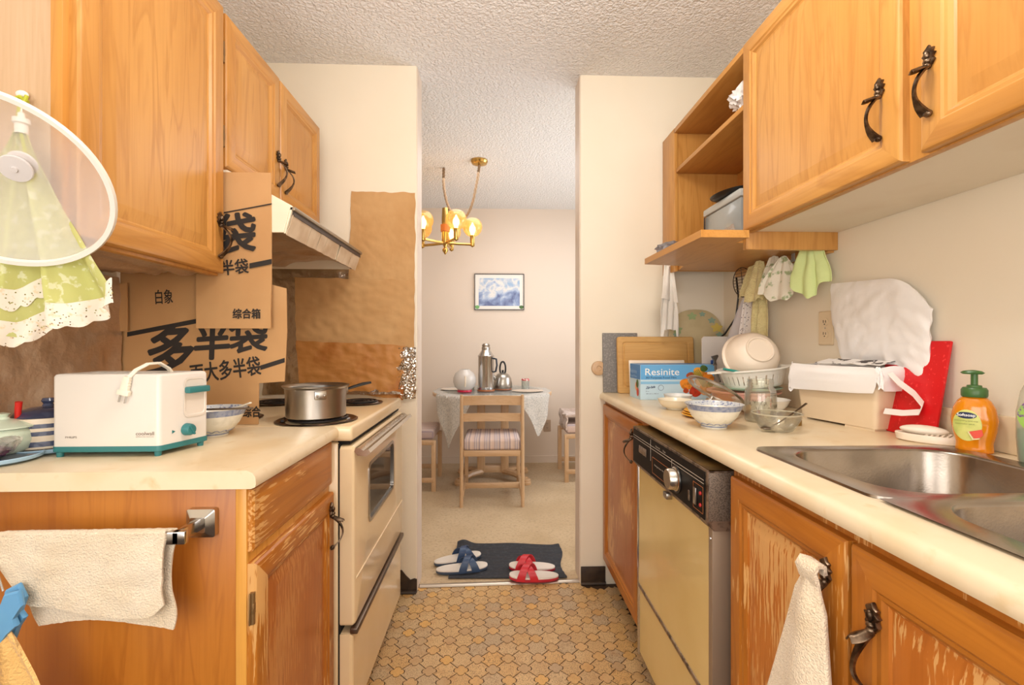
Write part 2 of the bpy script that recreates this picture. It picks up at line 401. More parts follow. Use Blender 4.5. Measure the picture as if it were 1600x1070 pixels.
struct('wall_doorway_right', G().box(.41, 1.21, 2.235, 2.37, -.03, 2.46, .006).box(1.21, 2.15, 2.24, 2.37, -.03, 2.46), wall_m)
struct('trim_2', G().box(-.3625, -.3595, 2.2, 2.325, .004, 2.44), jamb_m)
struct('trim_3', G().box(.4075, .4105, 2.243, 2.362, .004, 2.44), jamb_m)
struct('wall_far', G().box(-1.75, 2.15, 4.5, 4.6, -.03, 2.46), farwall_m)
struct('wall_dining_left', G().box(-1.8, -1.7, 2.335, 4.6, -.03, 2.46), farwall_m)
struct('wall_dining_right', G().box(2.1, 2.2, 2.37, 4.6, -.03, 2.46), farwall_m)
struct('ceiling', G().box(-1.8, 2.2, -1.7, 4.6, 2.44, 2.5), ceil_m)
struct('baseboard_far', G().box(-1.7, 2.1, 4.487, 4.5, .006, .07), farwall_m)
rubber = mat('dark rubber cove', (64, 48, 34), .5, var=(20, (44, 32, 24), .4, .6))
g = G(); g.prism([(-.36, 0), (-.36, .062), (-.372, .066), (-.39, .06), (-.41, .08), (-.424, .098), (-.43, .105), (-.47, .108), (-.47, 0)], 0, .006, M=PY(2.19))
g.tube([(-.47, 2.18, .005), (-.362, 2.18, .005)], .01, 8); struct('baseboard_left', g, rubber)
g = G().box(.412, .53, 2.228, 2.236, 0, .085, .002); g.tube([(.412, 2.226, .006), (.53, 2.226, .006)], .009, 8); struct('baseboard_right', g, rubber)

# ---------------------------------------------------------------- joinery helpers
def rings(w, h, prof, z=None):
    return [[(a, a, d), (w-a, a, d), (w-a, h-a, d), (a, h-a, d)] for a, d in prof]
def frame_geo(w, h, prof, M):
    g = G(); L = rings(w, h, prof); vs = [p for r in L for p in r]; fs = []; mi = []
    for k in range(len(L)-1):
        for i in range(4):
            fs.append((k*4+i, k*4+(i+1) % 4, k*4+4+(i+1) % 4, k*4+4+i)); mi.append(1 if i % 2 == 0 else 0)
    fs.append((3, 2, 1, 0)); mi.append(0)
    g.add(vs, fs, mi, M); return g
def door(parent, u0, u1, v0, v1, M, mv, mh, mp, name='door', rail=.058, th=.02):
    """raised frame with a sunk, bevelled centre panel; (u,v) on the plane M, thickness along w"""
    Mx = M @ T(u0, v0, 0); W, H = u1-u0, v1-v0
    pr = [(0, 0), (0, th-.006), (.003, th-.002), (.008, th), (rail-.016, th), (rail-.012, th-.003), (rail-.006, th-.004), (rail, th-.009)]
    d = part(parent, name, frame_geo(W, H, pr, Mx), [mv, mh], angle=25)
    g = G(); L = rings(W, H, [(rail, th-.009), (rail+.004, th-.011), (rail+.03, th-.006), (rail+.034, th-.006)])
    g.loft(L, 0, Mx); part(d, 'panel', g, mp, angle=20); return d
def pull(parent, u, v, M, s=1.):
    """ornate leaf pull: crest leaf, thumb leaf, curved strap with a flared foot"""
    g = G(); Mx = M @ T(u, v, 0) @ Matrix.Scale(s, 4)
    g.prism([(-.004, .060), (.001, .064), (.004, .058), (.010, .056), (.007, .050), (.013, .046), (.008, .040), (.012, .034), (.006, .026), (-.005, .026), (-.011, .034), (-.008, .040), (-.013, .047), (-.007, .050), (-.010, .056)], 0, .007, M=Mx, b=.002)
    g.sphere((0, .046, .008), (.005, .008, .005), 10, M=Mx); g.sphere((.001, .034, .008), (.006, .005, .005), 10, M=Mx)
    # thumb leaf sticks out and droops
    g.sheet(6, 6, lambda a, b: ((a-.5)*.020*sin(pi*(.12+.88*(1-b)))**.7, .026-.012*b+.003*cos(2*pi*(a-.5)), .004+.032*b), .002, M=Mx)
    p = []; wd = []
    for i in range(15):
        t = i/14; z = .024-.085*t; o = .006+.027*sin(pi*min(1, t*1.02))**.8
        p.append((.003*sin(t*5), z, o)); wd.append(.009+.006*cos(2*pi*t)*.5+(.010*max(0, t-.7)/.3 if t > .7 else 0))
    g.ribbon(p, wd, (1, 0, 0), .0035, M=Mx)
    g.sphere((0, -.060, .006), (.008, .007, .006), 12, M=Mx); g.sphere((0, .026, .006), (.006, .006, .007), 10, M=Mx)
    return part(parent, 'handle', g, bronze, angle=50)
def hinge(parent, u, v, M):
    g = G(); g.box(-.008, .008, -.03, .03, 0, .003, .001, M=M @ T(u, v, 0)); g.tube([M @ Vector((u, v-.03, .004)), M @ Vector((u, v+.03, .004))], .0045, 8)
    g.box(-.004, .004, -.01, .01, .002, .008, .001, M=M @ T(u, v, 0))
    return part(parent, 'hinge', g, brasshinge)

# ---------------------------------------------------------------- left: base cabinet, worktop
cab = thing('base_cabinet', 'worn honey wood base cabinet under the left worktop with a towel bar on its end', 'cabinet', (-.775, 1.12, 0))
part(cab, 'body', G().box(-1.075, -.49, .92, 1.346, 0, .883), w_lo_v)
part(cab, 'end_panel', G().box(-1.075, -.489, .905, .92, 0, .886, .001), w_lo_v)
part(cab, 'face_frame', G().box(-.489, -.469, .9045, 1.347, .03, .886, .001), wood('face frame maple', (226, 166, 78), (210, 146, 60), 'Z'))
M = PXp(-.469)
g = frame_geo(.43, .118, [(0, 0), (0, .008), (.004, .011), (.012, .012), (.02, .015), (.03, .016)], M @ T(.91, .760, 0))
g.loft(rings(.43, .118, [(.03, .016), (.035, .016)]), 0, M @ T(.91, .760, 0))
part(cab, 'drawer', g, [w_wh, w_wh], angle=20)
d = door(cab, .908, 1.34, .06, .738, M, w_wv, w_wh, wood('reddish cabinet panel', (190, 116, 52), (176, 100, 40), 'Z', worn=.3, worncol=(204, 140, 76)), th=.018)
hinge(d, .906, .655, PXp(-.462)); pull(d, 1.306, .655, PXp(-.451))
g = G(); pf = [(-1.08, .886), (-.452, .886), (-.445, .889), (-.443, .895), (-.4445, .908), (-.450, .916), (-.459, .920), (-1.08, .920)]
g.prism(pf, -1.349, -.888, M=Matrix(((1, 0, 0, 0), (0, 0, -1, 0), (0, 1, 0, 0), (0, 0, 0, 1))))
wt = thing('worktop', 'cream laminate worktop on the left holding the toaster', 'worktop', (-.76, 1.12, .886))
part(wt, 'slab', g, LAM, angle=30)
part(wt, 'backsplash', G().box(-1.08, -1.062, .888, 1.349, .92, .99, .004), LAM)
# towel bar
tb = thing('towel_bar', 'square chrome towel bar on the end of the left base cabinet', 'towel bar', (-.75, .86, .80))
for x in (-.546, -.985):
    M = PY(.904); g = G(); g.loft([rrect(x-.026, x+.026, .796, .848, .004, 0, 2), rrect(x-.026, x+.026, .796, .848, .004, .012, 2), rrect(x-.014, x+.014, .808, .836, .003, .022, 2)], M=M)
    part(tb, 'bracket', g, chrome, angle=20)
    part(tb, 'arm', G().box(x-.006, x+.006, .822, .884, .812, .834, .002), chrome)
part(tb, 'bar', G().box(-.99, -.530, .822, .834, .812, .834, .002), chrome)
terry = mat('cream terry cloth', (236, 220, 196), .95, var=(14, (226, 206, 176), .4, .7), bump=(330, 1, .004), sheen=.3)
def towel_fn(front):
    def f(a, b):
        x = -.838+.274*a+.004*sin(9*b)*(a > .5)
        bot = (.702+.012*sin(5*a+1)+.02*max(0, .12-a)*6 if front else .670+.010*sin(4*a)-.004*a)
        if front:
            x += .035*(1-a)*b**2*.9+.012*nz(a*3, b*3, 1)
            if a > .92: bot += .012*(a-.92)/.08
        else: x = x+.004+.012*nz(a*3, b*3, 4)+.05*(1-a)*b**2
        y = .8185 if front else .8395
        if b < .12:
            t = b/.12*pi/2; z = .837-.004*(1-cos(t)) if True else 0
            y = .828+(-.0095 if front else .0115)*sin(t)
        else: z = .835-(.835-bot)*(b-.12)/.88
        y += (-1 if front else .4)*(.006*abs(nz(a*4, b*3, 2))*min(1, b*2))
        return (x, y, z+.0015*nz(a*40, b*40, 3))
    return f
g = G(); g.sheet(44, 24, towel_fn(True), -.004); g.sheet(44, 24, towel_fn(False), .003)
solo('towel', g, terry, 'cream terry towel draped over the chrome bar on the left cabinet', 'towel')
# clip and yellow towel at the lower left
g = G(); sky = mat('sky blue plastic', (98, 160, 208), .35)
pg = thing('clothes_peg', 'light blue plastic clothes peg gripping the yellow towel', 'peg', (-.80, .80, .70))
for s in (0, 1):
    a = G(); Mx = T(-.796, .795+s*.014, .70) @ RY(.32-s*.25)
    a.prism([(-.012, .050), (.008, .062), (.020, .040), (.014, .016), (.022, .006), (.012, -.012), (.004, -.040), (-.012, -.044), (-.014, -.01)], 0, .009, M=Mx @ Matrix(((1, 0, 0, 0), (0, 0, -1, 0), (0, 1, 0, 0), (0, 0, 0, 1))), b=.003)
    part(pg, 'jaw', a, sky)
a = G(); a.tube([(-.80+.006*cos(t), .795+.012*t/9, .705+.006*sin(t)) for t in [i*.7 for i in range(24)]], .0012, 6); part(pg, 'spring', a, chrome)
a = G(); a.tube([(-.806, .80, .75), (-.83, .81, .79), (-.86, .828, .808), (-.862, .828, .838), (-.86, .838, .835)], .0015, 6); part(pg, 'hanger_wire', a, chrome)
yterry = mat('yellow terry cloth', (240, 196, 124), .95, bump=(200, .8, .006), sheen=.3)
def yt(a, b):
    hw = .012+.085*b**.8; z = .688-.30*b
    return (-.800+.045*b+(a-.5)*2*hw, .795+.016*sin(a*9+b*2)*b+.006*nz(a*3, b*4, 0), z+.01*sin(a*7)*b)
solo('towel', G().sheet(30, 26, yt, .005), yterry, 'yellow terry towel hanging from a blue peg at the lower left corner', 'towel')
g = G(); g.box(-.800, -.785, .70, .775, .58, .675, .006, M=T(-.79, .74, .63) @ RZ(.2) @ T(.79, -.74, -.63)); g.tube([(-.79, .735, .672), (-.80, .76, .70), (-.803, .795, .715)], .002, 6)
solo('plastic_tag', g, mat('bright yellow plastic', (240, 208, 40), .35), 'bright yellow plastic piece hanging in front of the yellow towel', 'plastic tag')

# ---------------------------------------------------------------- stove
st = thing('stove', 'almond electric range with coil burners beside the left worktop', 'stove', (-.74, 1.70, 0))
Y0, Y1 = 1.353, 2.05
part(st, 'body', G().box(-1.07, -.446, Y0, Y1, .02, .872, .006), enamel)
part(st, 'cooktop', G().box(-1.07, -.405, Y0-.002, Y1+.004, .876, .919, .009, seg=2), enamel)
part(st, 'backguard', G().box(-1.07, -1.01, 1.398, Y1, .919, 1.08, .008), enamel)
part(st, 'vent_gap', G().box(-.45, -.415, Y0+.012, Y1-.01, .866, .877), dark_gap)
part(st, 'door_gap', G().box(-.448, -.441, Y0+.004, Y1-.004, .05, .868), dark_gap)
M = PXp(-.442); W = Y1-Y0-.006; Mx = M @ T(Y0+.003, .345, 0); H = .517
u0, u1, v0, v1 = .15, .505, .245, .425
g = G(); outer = [(0, 0), (0, .034), (.004, .040), (.010, .0425)]
L = [rrect(a, W-a, a, H-a, .012, d, 4) for a, d in outer] + [rrect(u0, u1, v0, v1, .02, .0425, 4), rrect(u0+.003, u1-.003, v0+.003, v1-.003, .02, .036, 4)]
g.loft(L, 0, Mx, True, False)
od = part(st, 'oven_door', g, enamel, angle=25)
g = G(); g.loft([rrect(u0-.006, u1+.006, v0-.006, v1+.006, .024, .0425, 4), rrect(u0-.006, u1+.006, v0-.006, v1+.006, .024, .0455, 4), rrect(u0+.004, u1-.004, v0+.004, v1-.004, .02, .0455, 4), rrect(u0+.004, u1-.004, v0+.004, v1-.004, .02, .038, 4)], 0, Mx, False, False)
part(od, 'window_frame', g, steel)
g = G(); g.loft([rrect(u0, u1, v0, v1, .02, .030, 4), rrect(u0, u1, v0, v1, .02, .039, 4)], 0, Mx)
part(od, 'window_glass', g, mat('dark oven glass', (40, 42, 44), .05, spec=.9))
g = G(); g.tube([Mx @ Vector((.012, .135, .043)), Mx @ Vector((W-.012, .135, .043))], .003, 6); part(od, 'crease_moulding', g, enamel)
g = G(); yy0, yy1 = Y0+.005, Y1-.02
pf = [(0, 0), (.010, -.012), (.034, -.014), (.046, -.004), (.040, .006), (.026, .002), (.014, .010), (.004, .010)]
g.prism(pf, -yy1, -yy0, M=T(-.402, 0, .846) @ Matrix(((1, 0, 0, 0), (0, 0, -1, 0), (0, 1, 0, 0), (0, 0, 0, 1))))
part(od, 'handle', g, mat('chromed handle', (206, 196, 182), .2, 1))
g = frame_geo(W, .262, [(0, 0), (0, .028), (.006, .034), (.012, .036)], M @ T(Y0+.003, .062, 0)); g.loft(rings(W, .262, [(.012, .036), (.02, .036)]), 0, M @ T(Y0+.003, .062, 0))
dr = part(st, 'drawer', g, [enamel, enamel], angle=25)
part(dr, 'handle_strip', G().box(-.415, -.392, Y0+.005, Y1-.01, .322, .340, .004), mat('dull metal strip', (118, 104, 92), .35, .9))
part(st, 'kick', G().box(-.48, -.465, Y0, Y1, 0, .062), dark_gap)
def burner(x, y, r, hot):
    g = G(); g.lathe([(r*1.22, .0035), (r*1.16, .006), (r*1.02, .002), (r*.6, -.006), (0, -.008)], (x, y, .919), 36)
    b = part(st, 'burner', g, mat('stained drip pan', (92, 62, 44), .35, .8, var=(30, (40, 26, 20), .4, .6)))
    P = []
    for i in range(150):
        t = i/149*2*pi*3.6; rr = r*(.25+.75*i/149); P.append((x+rr*cos(t), y+rr*sin(t), .927))
    c = G(); c.tube(P, .0052, 6, flat=.8); part(b, 'coil', c, black_iron)
    c = G()
    for k in range(3):
        a = k*2*pi/3+.4; c.box(0, r*.98, -.002, .002, .917, .922, M=T(x, y, 0) @ RZ(a))
    part(b, 'coil_support', c, chrome)
burner(-.545, 1.462, .098, 1); burner(-.530, 1.868, .072, 0); burner(-.845, 1.50, .09, 0); burner(-.850, 1.868, .072, 0)
# saucepan
pt = thing('saucepan', 'stainless steel saucepan on the front burner of the stove', 'saucepan', (-.545, 1.455, .932))
x, y = -.545, 1.455
g = G(); g.lathe([(0, 0), (.080, 0), (.086, .004), (.087, .07), (.089, .088), (.096, .094), (.0965, .097), (.093, .096), (.085, .088), (.084, .008), (0, .005)], (x, y, .932), 48); part(pt, 'pot_body', g, steel)
g = G(); a = radians(-62); cx, cy = x+.089*cos(a), y+.089*sin(a)
g.box(-.006, .004, -.017, .017, -.012, .014, .004, M=T(cx, cy, 1.004) @ RZ(a))
for s in (-1, 1): g.sphere((.006, s*.010, 0), .0035, 8, M=T(cx, cy, 1.004) @ RZ(a))
a = radians(25); cx, cy = x+.088*cos(a), y+.088*sin(a); g.box(-.006, .004, -.014, .014, -.01, .012, .004, M=T(cx, cy, 1.01) @ RZ(a))
part(pt, 'bracket', g, steel)
g = G(); g.tube([(cx, cy, 1.012), (cx+.02*cos(a), cy+.02*sin(a), 1.018), (cx+.05*cos(a), cy+.05*sin(a), 1.026), (cx+.075*cos(a), cy+.075*sin(a), 1.03)], [.006, .008, .009, .006], 10, flat=.6); part(pt, 'handle', g, black_pl)

# ---------------------------------------------------------------- range hood and upper cabinets, left
hd = thing('range_hood', 'white range hood patched with card and lined with foil above the stove', 'range hood', (-.83, 1.70, 1.45))
EX = Matrix(((1, 0, 0, 0), (0, 0, -1, 0), (0, 1, 0, 0), (0, 0, 0, 1)))
g = G(); hood = [(-1.075, 1.652), (-.765, 1.652), (-.584, 1.552), (-.582, 1.543), (-.602, 1.472), (-.606, 1.472), (-.592, 1.541), (-.77, 1.640), (-1.06, 1.640), (-1.06, 1.475), (-1.075, 1.475)]
g.prism(hood, -2.05, -1.372, M=EX); cream_en = mat('off-white enamel', (236, 224, 200), .3)
for yy in (1.368, 2.046): g.prism([(-1.07, 1.648), (-.767, 1.648), (-.586, 1.548), (-.604, 1.474), (-1.07, 1.474)], -yy-.008, -yy, M=EX)
part(hd, 'shell', g, cream_en)
g = G(); g.box(-.590, -.574, 1.372, 2.056, 1.538, 1.549, .002); part(hd, 'edge_trim', g, mat('grey metal edging', (150, 134, 112), .4, .5))
g = G(); g.box(-.5915, -.580, 1.38, 2.05, 1.524, 1.539); part(hd, 'dark_strip', g, mat('dark strip', (66, 52, 42), .5))
ym = [1.376, 1.52, 1.60, 1.66, 1.79, 1.80, 1.94, 2.05]
pap = mat('silvery taped card', (214, 192, 162), .5, var=(14, (190, 160, 124), .4, .7), bump=(30, .3))
for k in range(len(ym)-1):
    if ym[k+1]-ym[k] < .02: continue
    a, b = ym[k]+.002, ym[k+1]-.002; o = .002*random.random()
    g = G().sheet(6, 4, lambda u, v: (-.588-.019*v+o+.004+.002*nz(u*3, v*3, k), a+(b-a)*u, 1.527-.058*v+.003*nz(u*2, k, 2)), .0015)
    part(hd, 'card_strip', g, pap)
g = G(); g.sheet(30, 20, lambda u, v: (-.604-.455*v, 1.38+.665*u, 1.474+.014*nz(u*7, v*6, 1)+.010*v+.035*sin(pi*min(1, v*1.6))**.6*(v < .62)), .001); part(hd, 'foil_lining', g, foil_brown)

uc = thing('wall_cabinet', 'tall maple wall cabinet over the left worktop with a single door', 'cabinet', (-.92, 1.11, 1.345))
part(uc, 'side_panel', G().box(-1.075, -.792, .876, .892, 1.346, 2.12), w_up_pale_lit)
part(uc, 'carcass', G().box(-1.075, -.80, .892, 1.35, 1.358, 2.12), w_up_v)
part(uc, 'face_frame', G().box(-.800, -.779, .875, 1.351, 1.345, 2.12, .001), wood('deep maple edge', (214, 156, 76), (196, 134, 58), 'Z'))
d = door(uc, .888, 1.348, 1.352, 2.10, PXp(-.779), w_up_v, w_up_h, w_up_v)
pull(d, 1.322, 1.455, PXp(-.76))
hinge(d, .884, 1.95, PXp(-.776))
g = G(); g.sheet(34, 26, lambda u, v: (-.79-.28*u, .885+.46*v, 1.352+.010*nz(u*6, v*3, 5)-.008*abs(nz(u*12, v*4, 9))), .001); part(uc, 'foil_lining', g, foil_brown, 'crumpled foil lining under the cabinet')
uh = thing('wall_cabinet', 'short two-door maple wall cabinet above the range hood', 'cabinet', (-.92, 1.72, 1.655))
part(uh, 'carcass', G().box(-1.075, -.785, 1.353, 2.09, 1.655, 2.105), w_up_v)
part(uh, 'side_panel', G().box(-1.075, -.785, 2.09, 2.1, 1.655, 2.105), w_up_v)
M = PXp(-.785)
d1 = door(uh, 1.372, 1.704, 1.662, 2.10, M, w_up_v, w_up_h, w_up_v); d2 = door(uh, 1.714, 2.088, 1.658, 2.098, M, w_up_v, w_up_h, w_up_v)
for z in (1.985, 1.745): hinge(d1, 1.364, z, PXp(-.776))
pull(d1, 1.684, 1.772, PXp(-.766)); pull(d2, 1.742, 1.764, PXp(-.766))

# ---------------------------------------------------------------- cardboard, foil and paper round the stove
c1 = thing('cardboard_sheet', 'upright cardboard sheet hanging beside the tall wall cabinet with large black characters', 'cardboard', (-.74, 1.365, 1.195))
Yc = 1.362
g = G(); g.sheet(12, 16, lambda u, v: (-.846+.208*u+.002*nz(v*4, 1, 2)*(u > .9), Yc+.003*sin(pi*v)*u, 1.642-.444*v), -.004); part(c1, 'sheet', g, card)
M = PY(Yc-.0006-.0)
def pxy(px, py, y):   # photograph pixel measured on the plane y (design-time conversion kept for the print layout)
    u = (px-800)/733.; v = (534.5-py)/733.; s, c = sin(CAM_YAW), cos(CAM_YAW); t = y/(c-u*s); return ((s+u*c)*t, 1.158+v*t)
def ptext(gg, s, x0, y0, x1, y1, y, M, **k):
    a = pxy(x0, y1, y); b = pxy(x1, y0, y); gg.text(s, (a[0], a[1], b[0], b[1]), M, **k)
def pbar(gg, x0, y0, x1, y1, th, y, M):
    a = pxy(x0, y0, y); b = pxy(x1, y1, y); h = th/2*y/733.
    gg.add([(a[0], a[1]-h, .0005), (b[0], b[1]-h, .0005), (b[0], b[1]+h, .0005), (a[0], a[1]+h, .0005)], [(0, 1, 2, 3)], 0, M)
g = G(); ptext(g, '袋', 334, 334, 400, 394, Yc, M, bold=.028, shear=.12, rot=radians(6)); part(c1, 'print', g, ink)
g = G(); ptext(g, '半袋', 346, 405, 388, 428, Yc, M, bold=.02, rot=radians(5)); part(c1, 'print', g, ink)
g = G(); ptext(g, '综合箱', 364, 482, 407, 497, Yc, M, bold=.03); part(c1, 'print', g, ink)
g = G(); pbar(g, 350, 332, 425, 318, 2, Yc, M); part(c1, 'print', g, ink); g = G(); pbar(g, 390, 415, 425, 408, 8, Yc, M); part(c1, 'print', g, ink)
c2 = thing('cardboard_sheet', 'wide cardboard sheet standing behind the toaster with rows of black characters', 'cardboard', (-.84, 1.388, .92))
Yd = 1.385
g = G(); g.prism([(-1.072, .995), (-1.072, 1.378), (-.84, 1.378), (-.605, 1.315), (-.603, 1.19), (-.610, 1.045), (-.683, 1.040), (-.685, .921), (-.95, .921), (-.95, .995)], -.004, 0, M=PY(Yd)); part(c2, 'sheet', g, card)
M = PY(Yd-.0004)
g = G(); ptext(g, '多', 226, 508, 302, 584, Yd, M, bold=.03, shear=.2, rot=radians(4)); ptext(g, '半', 304, 508, 358, 560, Yd, M, bold=.035, shear=.1, rot=radians(4)); ptext(g, '袋', 358, 496, 418, 549, Yd, M, bold=.03, shear=.1, rot=radians(4)); part(c2, 'print', g, ink)
g = G(); ptext(g, '面大多半袋', 298, 562, 407, 592, Yd, M, bold=.02, rot=radians(7)); part(c2, 'print', g, ink)
g = G(); ptext(g, '白象', 243, 452, 270, 474, Yd, M, bold=.012, rot=radians(3)); part(c2, 'print', g, ink)
g = G(); ptext(g, '综合', 380, 634, 407, 651, Yd, M, bold=.03); part(c2, 'print', g, ink)
g = G(); pbar(g, 199, 522, 318, 499, 7, Yd, M); part(c2, 'print', g, ink); g = G(); pbar(g, 407, 574, 445, 562, 7, Yd, M); part(c2, 'print', g, ink)
g = G(); g.prism([(-1.073, 1.19), (-1.073, 1.325), (-1.045, 1.328), (-1.043, 1.19)], 0, .003, M=PY(1.376)); part(c2, 'side_flap', g, card)
def crumple(x0, x1, z0, z1, amp, seed, sc=9, edge=.006, fn=None):
    def f(u, v):
        x = x0+(x1-x0)*u+edge*nz(v*7, seed, 1)*(1 if u in (0, 1) else 0); z = z1-(z1-z0)*v+edge*nz(u*7, seed, 3)*(1 if v in (0, 1) else 0)
        h = amp*(abs(nz(u*sc*(x1-x0)*3, v*sc*(z1-z0)*3, seed))+.5*nz(u*sc*(x1-x0)*7, v*sc*(z1-z0)*7, seed+3)+.5)
        return (x, z, h)
    return f
def paper_sheet(name, pts, amp, seed, m, label, y, cat='paper', thk=.0008, n=64):
    """sheet through four corners (x,z) TL,TR,BR,BL on the doorway wall, crinkled off it"""
    def f(u, v):
        t = [pts[0][i]*(1-u)+pts[1][i]*u for i in (0, 1)]; b = [pts[3][i]*(1-u)+pts[2][i]*u for i in (0, 1)]
        x = t[0]*(1-v)+b[0]*v; z = t[1]*(1-v)+b[1]*v
        e = .005*nz(x*20, z*20, seed) if u in (0, 1) or v in (0, 1) else 0
        h = amp*(.55+1.2*abs(nz(x*13, z*13, seed))+.7*nz(x*34, z*34, seed+2)+.4*abs(nz(x*60, z*70, seed+4)))
        return (x+e, y-max(.0006, h), z+e)
    return solo(name, G().sheet(n, n, f, -thk), m, label, cat)
paper_sheet('foil_sheet', [(-1.06, 1.56), (-.66, 1.56), (-.66, .92), (-1.06, .92)], .003, 11, foil, 'crumpled foil sheet on the wall behind the stove', 2.1895, 'foil', n=80)
paper_sheet('paper_sheet', [(-.660, 1.853), (-.367, 1.851), (-.369, 1.438), (-.672, 1.452)], .0035, 2, kraft, 'plain brown paper taped high on the doorway wall above the stove', 2.188)
paper_sheet('paper_sheet', [(-.912, 1.455), (-.369, 1.445), (-.371, 1.135), (-.905, 1.150)], .006, 5, kraft, 'crinkled brown paper taped at mid height beside the stove', 2.180, n=44)
paper_sheet('paper_sheet', [(-.905, 1.165), (-.409, 1.145), (-.421, .893), (-.885, .955)], .008, 9, kraft_oily, 'oil-stained brown paper hanging just above the cooktop', 2.174, n=44)
def fr(u, v):
    z = 1.135-.235*v; x = -.455+.092*u+.005*nz(v*9, u*3, 2)
    return (x, 2.178-.010*sin(pi*u)-.012*abs(nz(u*7, v*18, 4))-.006*nz(u*20, v*40, 1), z+.006*nz(u*6, v*6, 8))
solo('foil_sheet', G().sheet(26, 60, fr, .001), mat('bright foil', (214, 208, 200), .2, 1, bump=(60, .6, .004)), 'bunched shiny foil on the wall corner at the right of the stove', 'foil')
g = G().sheet(50, 10, lambda u, v: (-.91+.48*u, 2.178-.006*abs(nz(u*20, v*5, 4))-.02*v*v, .962-.04*v), .001)
solo('foil_sheet', g, MATS['bright foil'], 'long narrow strip of bright foil along the back of the cooktop', 'foil')
def fl(u, v):
    y = .885+.492*u; z = 1.343-.35*v
    return (-1.0785+.014*(.55+abs(nz(y*9, z*9, 3))+.5*nz(y*22, z*18, 5))+.03*max(0, u-.93)*8*v*(1-v), y, z)
solo('foil_sheet', G().sheet(60, 46, fl, .001), foil_brown, 'large crumpled brownish foil sheet on the left wall behind the toaster', 'foil')

# ---------------------------------------------------------------- things on the left worktop
ZC = .92
ts = thing('toaster', 'white long-sided toaster with teal base and lever on the left worktop', 'toaster', (-.79, 1.06, ZC))
teal = mat('teal plastic', (52, 122, 124), .4)
tw = mat('toaster white', (226, 219, 210), .32, var=(6, (228, 216, 200), .55, .8))
pl = [(-.916, 1.006), (-.70, 1.006), (-.668, 1.119), (-.916, 1.125)]
def inset(p, k): cx = sum(q[0] for q in p)/len(p); cy = sum(q[1] for q in p)/len(p); return [(cx+(x-cx)*(1-k/abs(.12)), cy+(y-cy)*(1-k/.058)) for x, y in p]
def rpoly(p, r, z, k=4):
    out = []; n = len(p)
    for i in range(n):
        P, A0, B0 = Vector((*p[i], z)), Vector((*p[i-1], z)), Vector((*p[(i+1) % n], z)); a = P+(A0-P).normalized()*r; b = P+(B0-P).normalized()*r
        for j in range(k+1): t = j/k; out.append(tuple(a*(1-t)**2+P*2*t*(1-t)+b*t*t))
    return out
g = G(); sl = [(-.89, 1.045), (-.72, 1.045), (-.71, 1.08), (-.89, 1.085)]
g.loft([rpoly(pl, .008, .942), rpoly(pl, .008, 1.086), rpoly(inset(pl, .002), .008, 1.091), rpoly(inset(pl, .006), .008, 1.0925), rpoly(sl, .006, 1.0915), rpoly(sl, .006, 1.06)], 0, None, True, True)
part(ts, 'shell', g, tw, angle=50)
part(ts, 'slot_insert', G().box(-.885, -.725, 1.05, 1.056, 1.062, 1.088).box(-.885, -.725, 1.072, 1.078, 1.062, 1.088), dark_gap)
g = G(); q = inset(pl, -.001); g.loft([rpoly(inset(pl, .003), .008, .929), rpoly(q, .008, .931), rpoly(q, .008, .942)], 0, None, True, True); part(ts, 'base', g, teal)
for x, y in ((-.905, 1.012), (-.708, 1.014), (-.680, 1.110), (-.905, 1.114)):
    part(ts, 'foot', G().lathe([(0, 0), (.006, 0), (.007, .01), (0, .01)], (x, y, ZC), 12), teal)
ev = Vector((.032, .113, 0)).normalized(); en = Vector((ev.y, -ev.x, 0)); L = .1174
ME = Matrix(((ev.x, 0, en.x, -.70), (ev.y, 0, en.y, 1.006), (0, 1, 0, 0), (0, 0, 0, 1)))
g = G(); g.loft([rrect(.055, .112, .992, 1.080, .012, .0006, 4), rrect(.055, .112, .992, 1.080, .012, .0016, 4), rrect(.059, .108, .997, 1.076, .010, .0016, 4), rrect(.060, .107, .998, 1.075, .010, .0004, 4)], 0, ME, False, True); part(ts, 'lever_recess', g, mat('recess white', (226, 216, 204), .4))
part(ts, 'lever_slot', G().box(.058, .0595, 1.0, 1.074, .0004, .0012, M=ME), dark_gap)
part(ts, 'lever', G().box(.056, .110, 1.046, 1.060, .001, .016, .003, M=ME), teal)
g = G(); g.lathe([(0, .016), (.010, .016), (.0125, .012), (.0135, 0), (0, 0)], (0, 0, 0), 24, M=ME @ T(.062, .966, .0005))
g.box(-.002, .002, -.0125, .0125, .014, .019, .001, M=ME @ T(.062, .966, 0) @ RZ(.5)); part(ts, 'browning_knob', g, teal)
g = G(); g.add([(.028, .962, .0006), (.036, .966, .0006), (.028, .970, .0006)], [(0, 1, 2)], 0, ME); part(ts, 'pointer', g, teal)
g = G(); MT = PY(1.0056); g.text('PHILIPS', (-.889, .9595, -.866, .9635), MT, bold=.02); g.text('coolwall', (-.747, .9645, -.710, .972), MT, bold=.015); g.text('electronic', (-.747, .9605, -.710, .9630), MT)
part(ts, 'lettering', g, mat('grey print', (140, 128, 118), .6))
cordm = mat('ivory cord', (240, 232, 214), .45)
P = [(-.735, 1.10, 1.085), (-.735, 1.085, 1.10), (-.738, 1.06, 1.113), (-.744, 1.035, 1.112), (-.752, 1.012, 1.100), (-.758, 1.0, 1.085)]
g = G(); 
for dx in (-.0022, .0022): g.tube([(x+dx, y, z) for x, y, z in P], .0028, 8)
pc = part(ts, 'power_cord', g, cordm)
g = G(); Mp = T(-.763, .999, 1.066) @ RY(.22)
for k in range(4): g.box(-.007-.0003*k, .007+.0003*k, -.005, .004, .014-k*.0055, .018-k*.0055, .001, M=Mp)
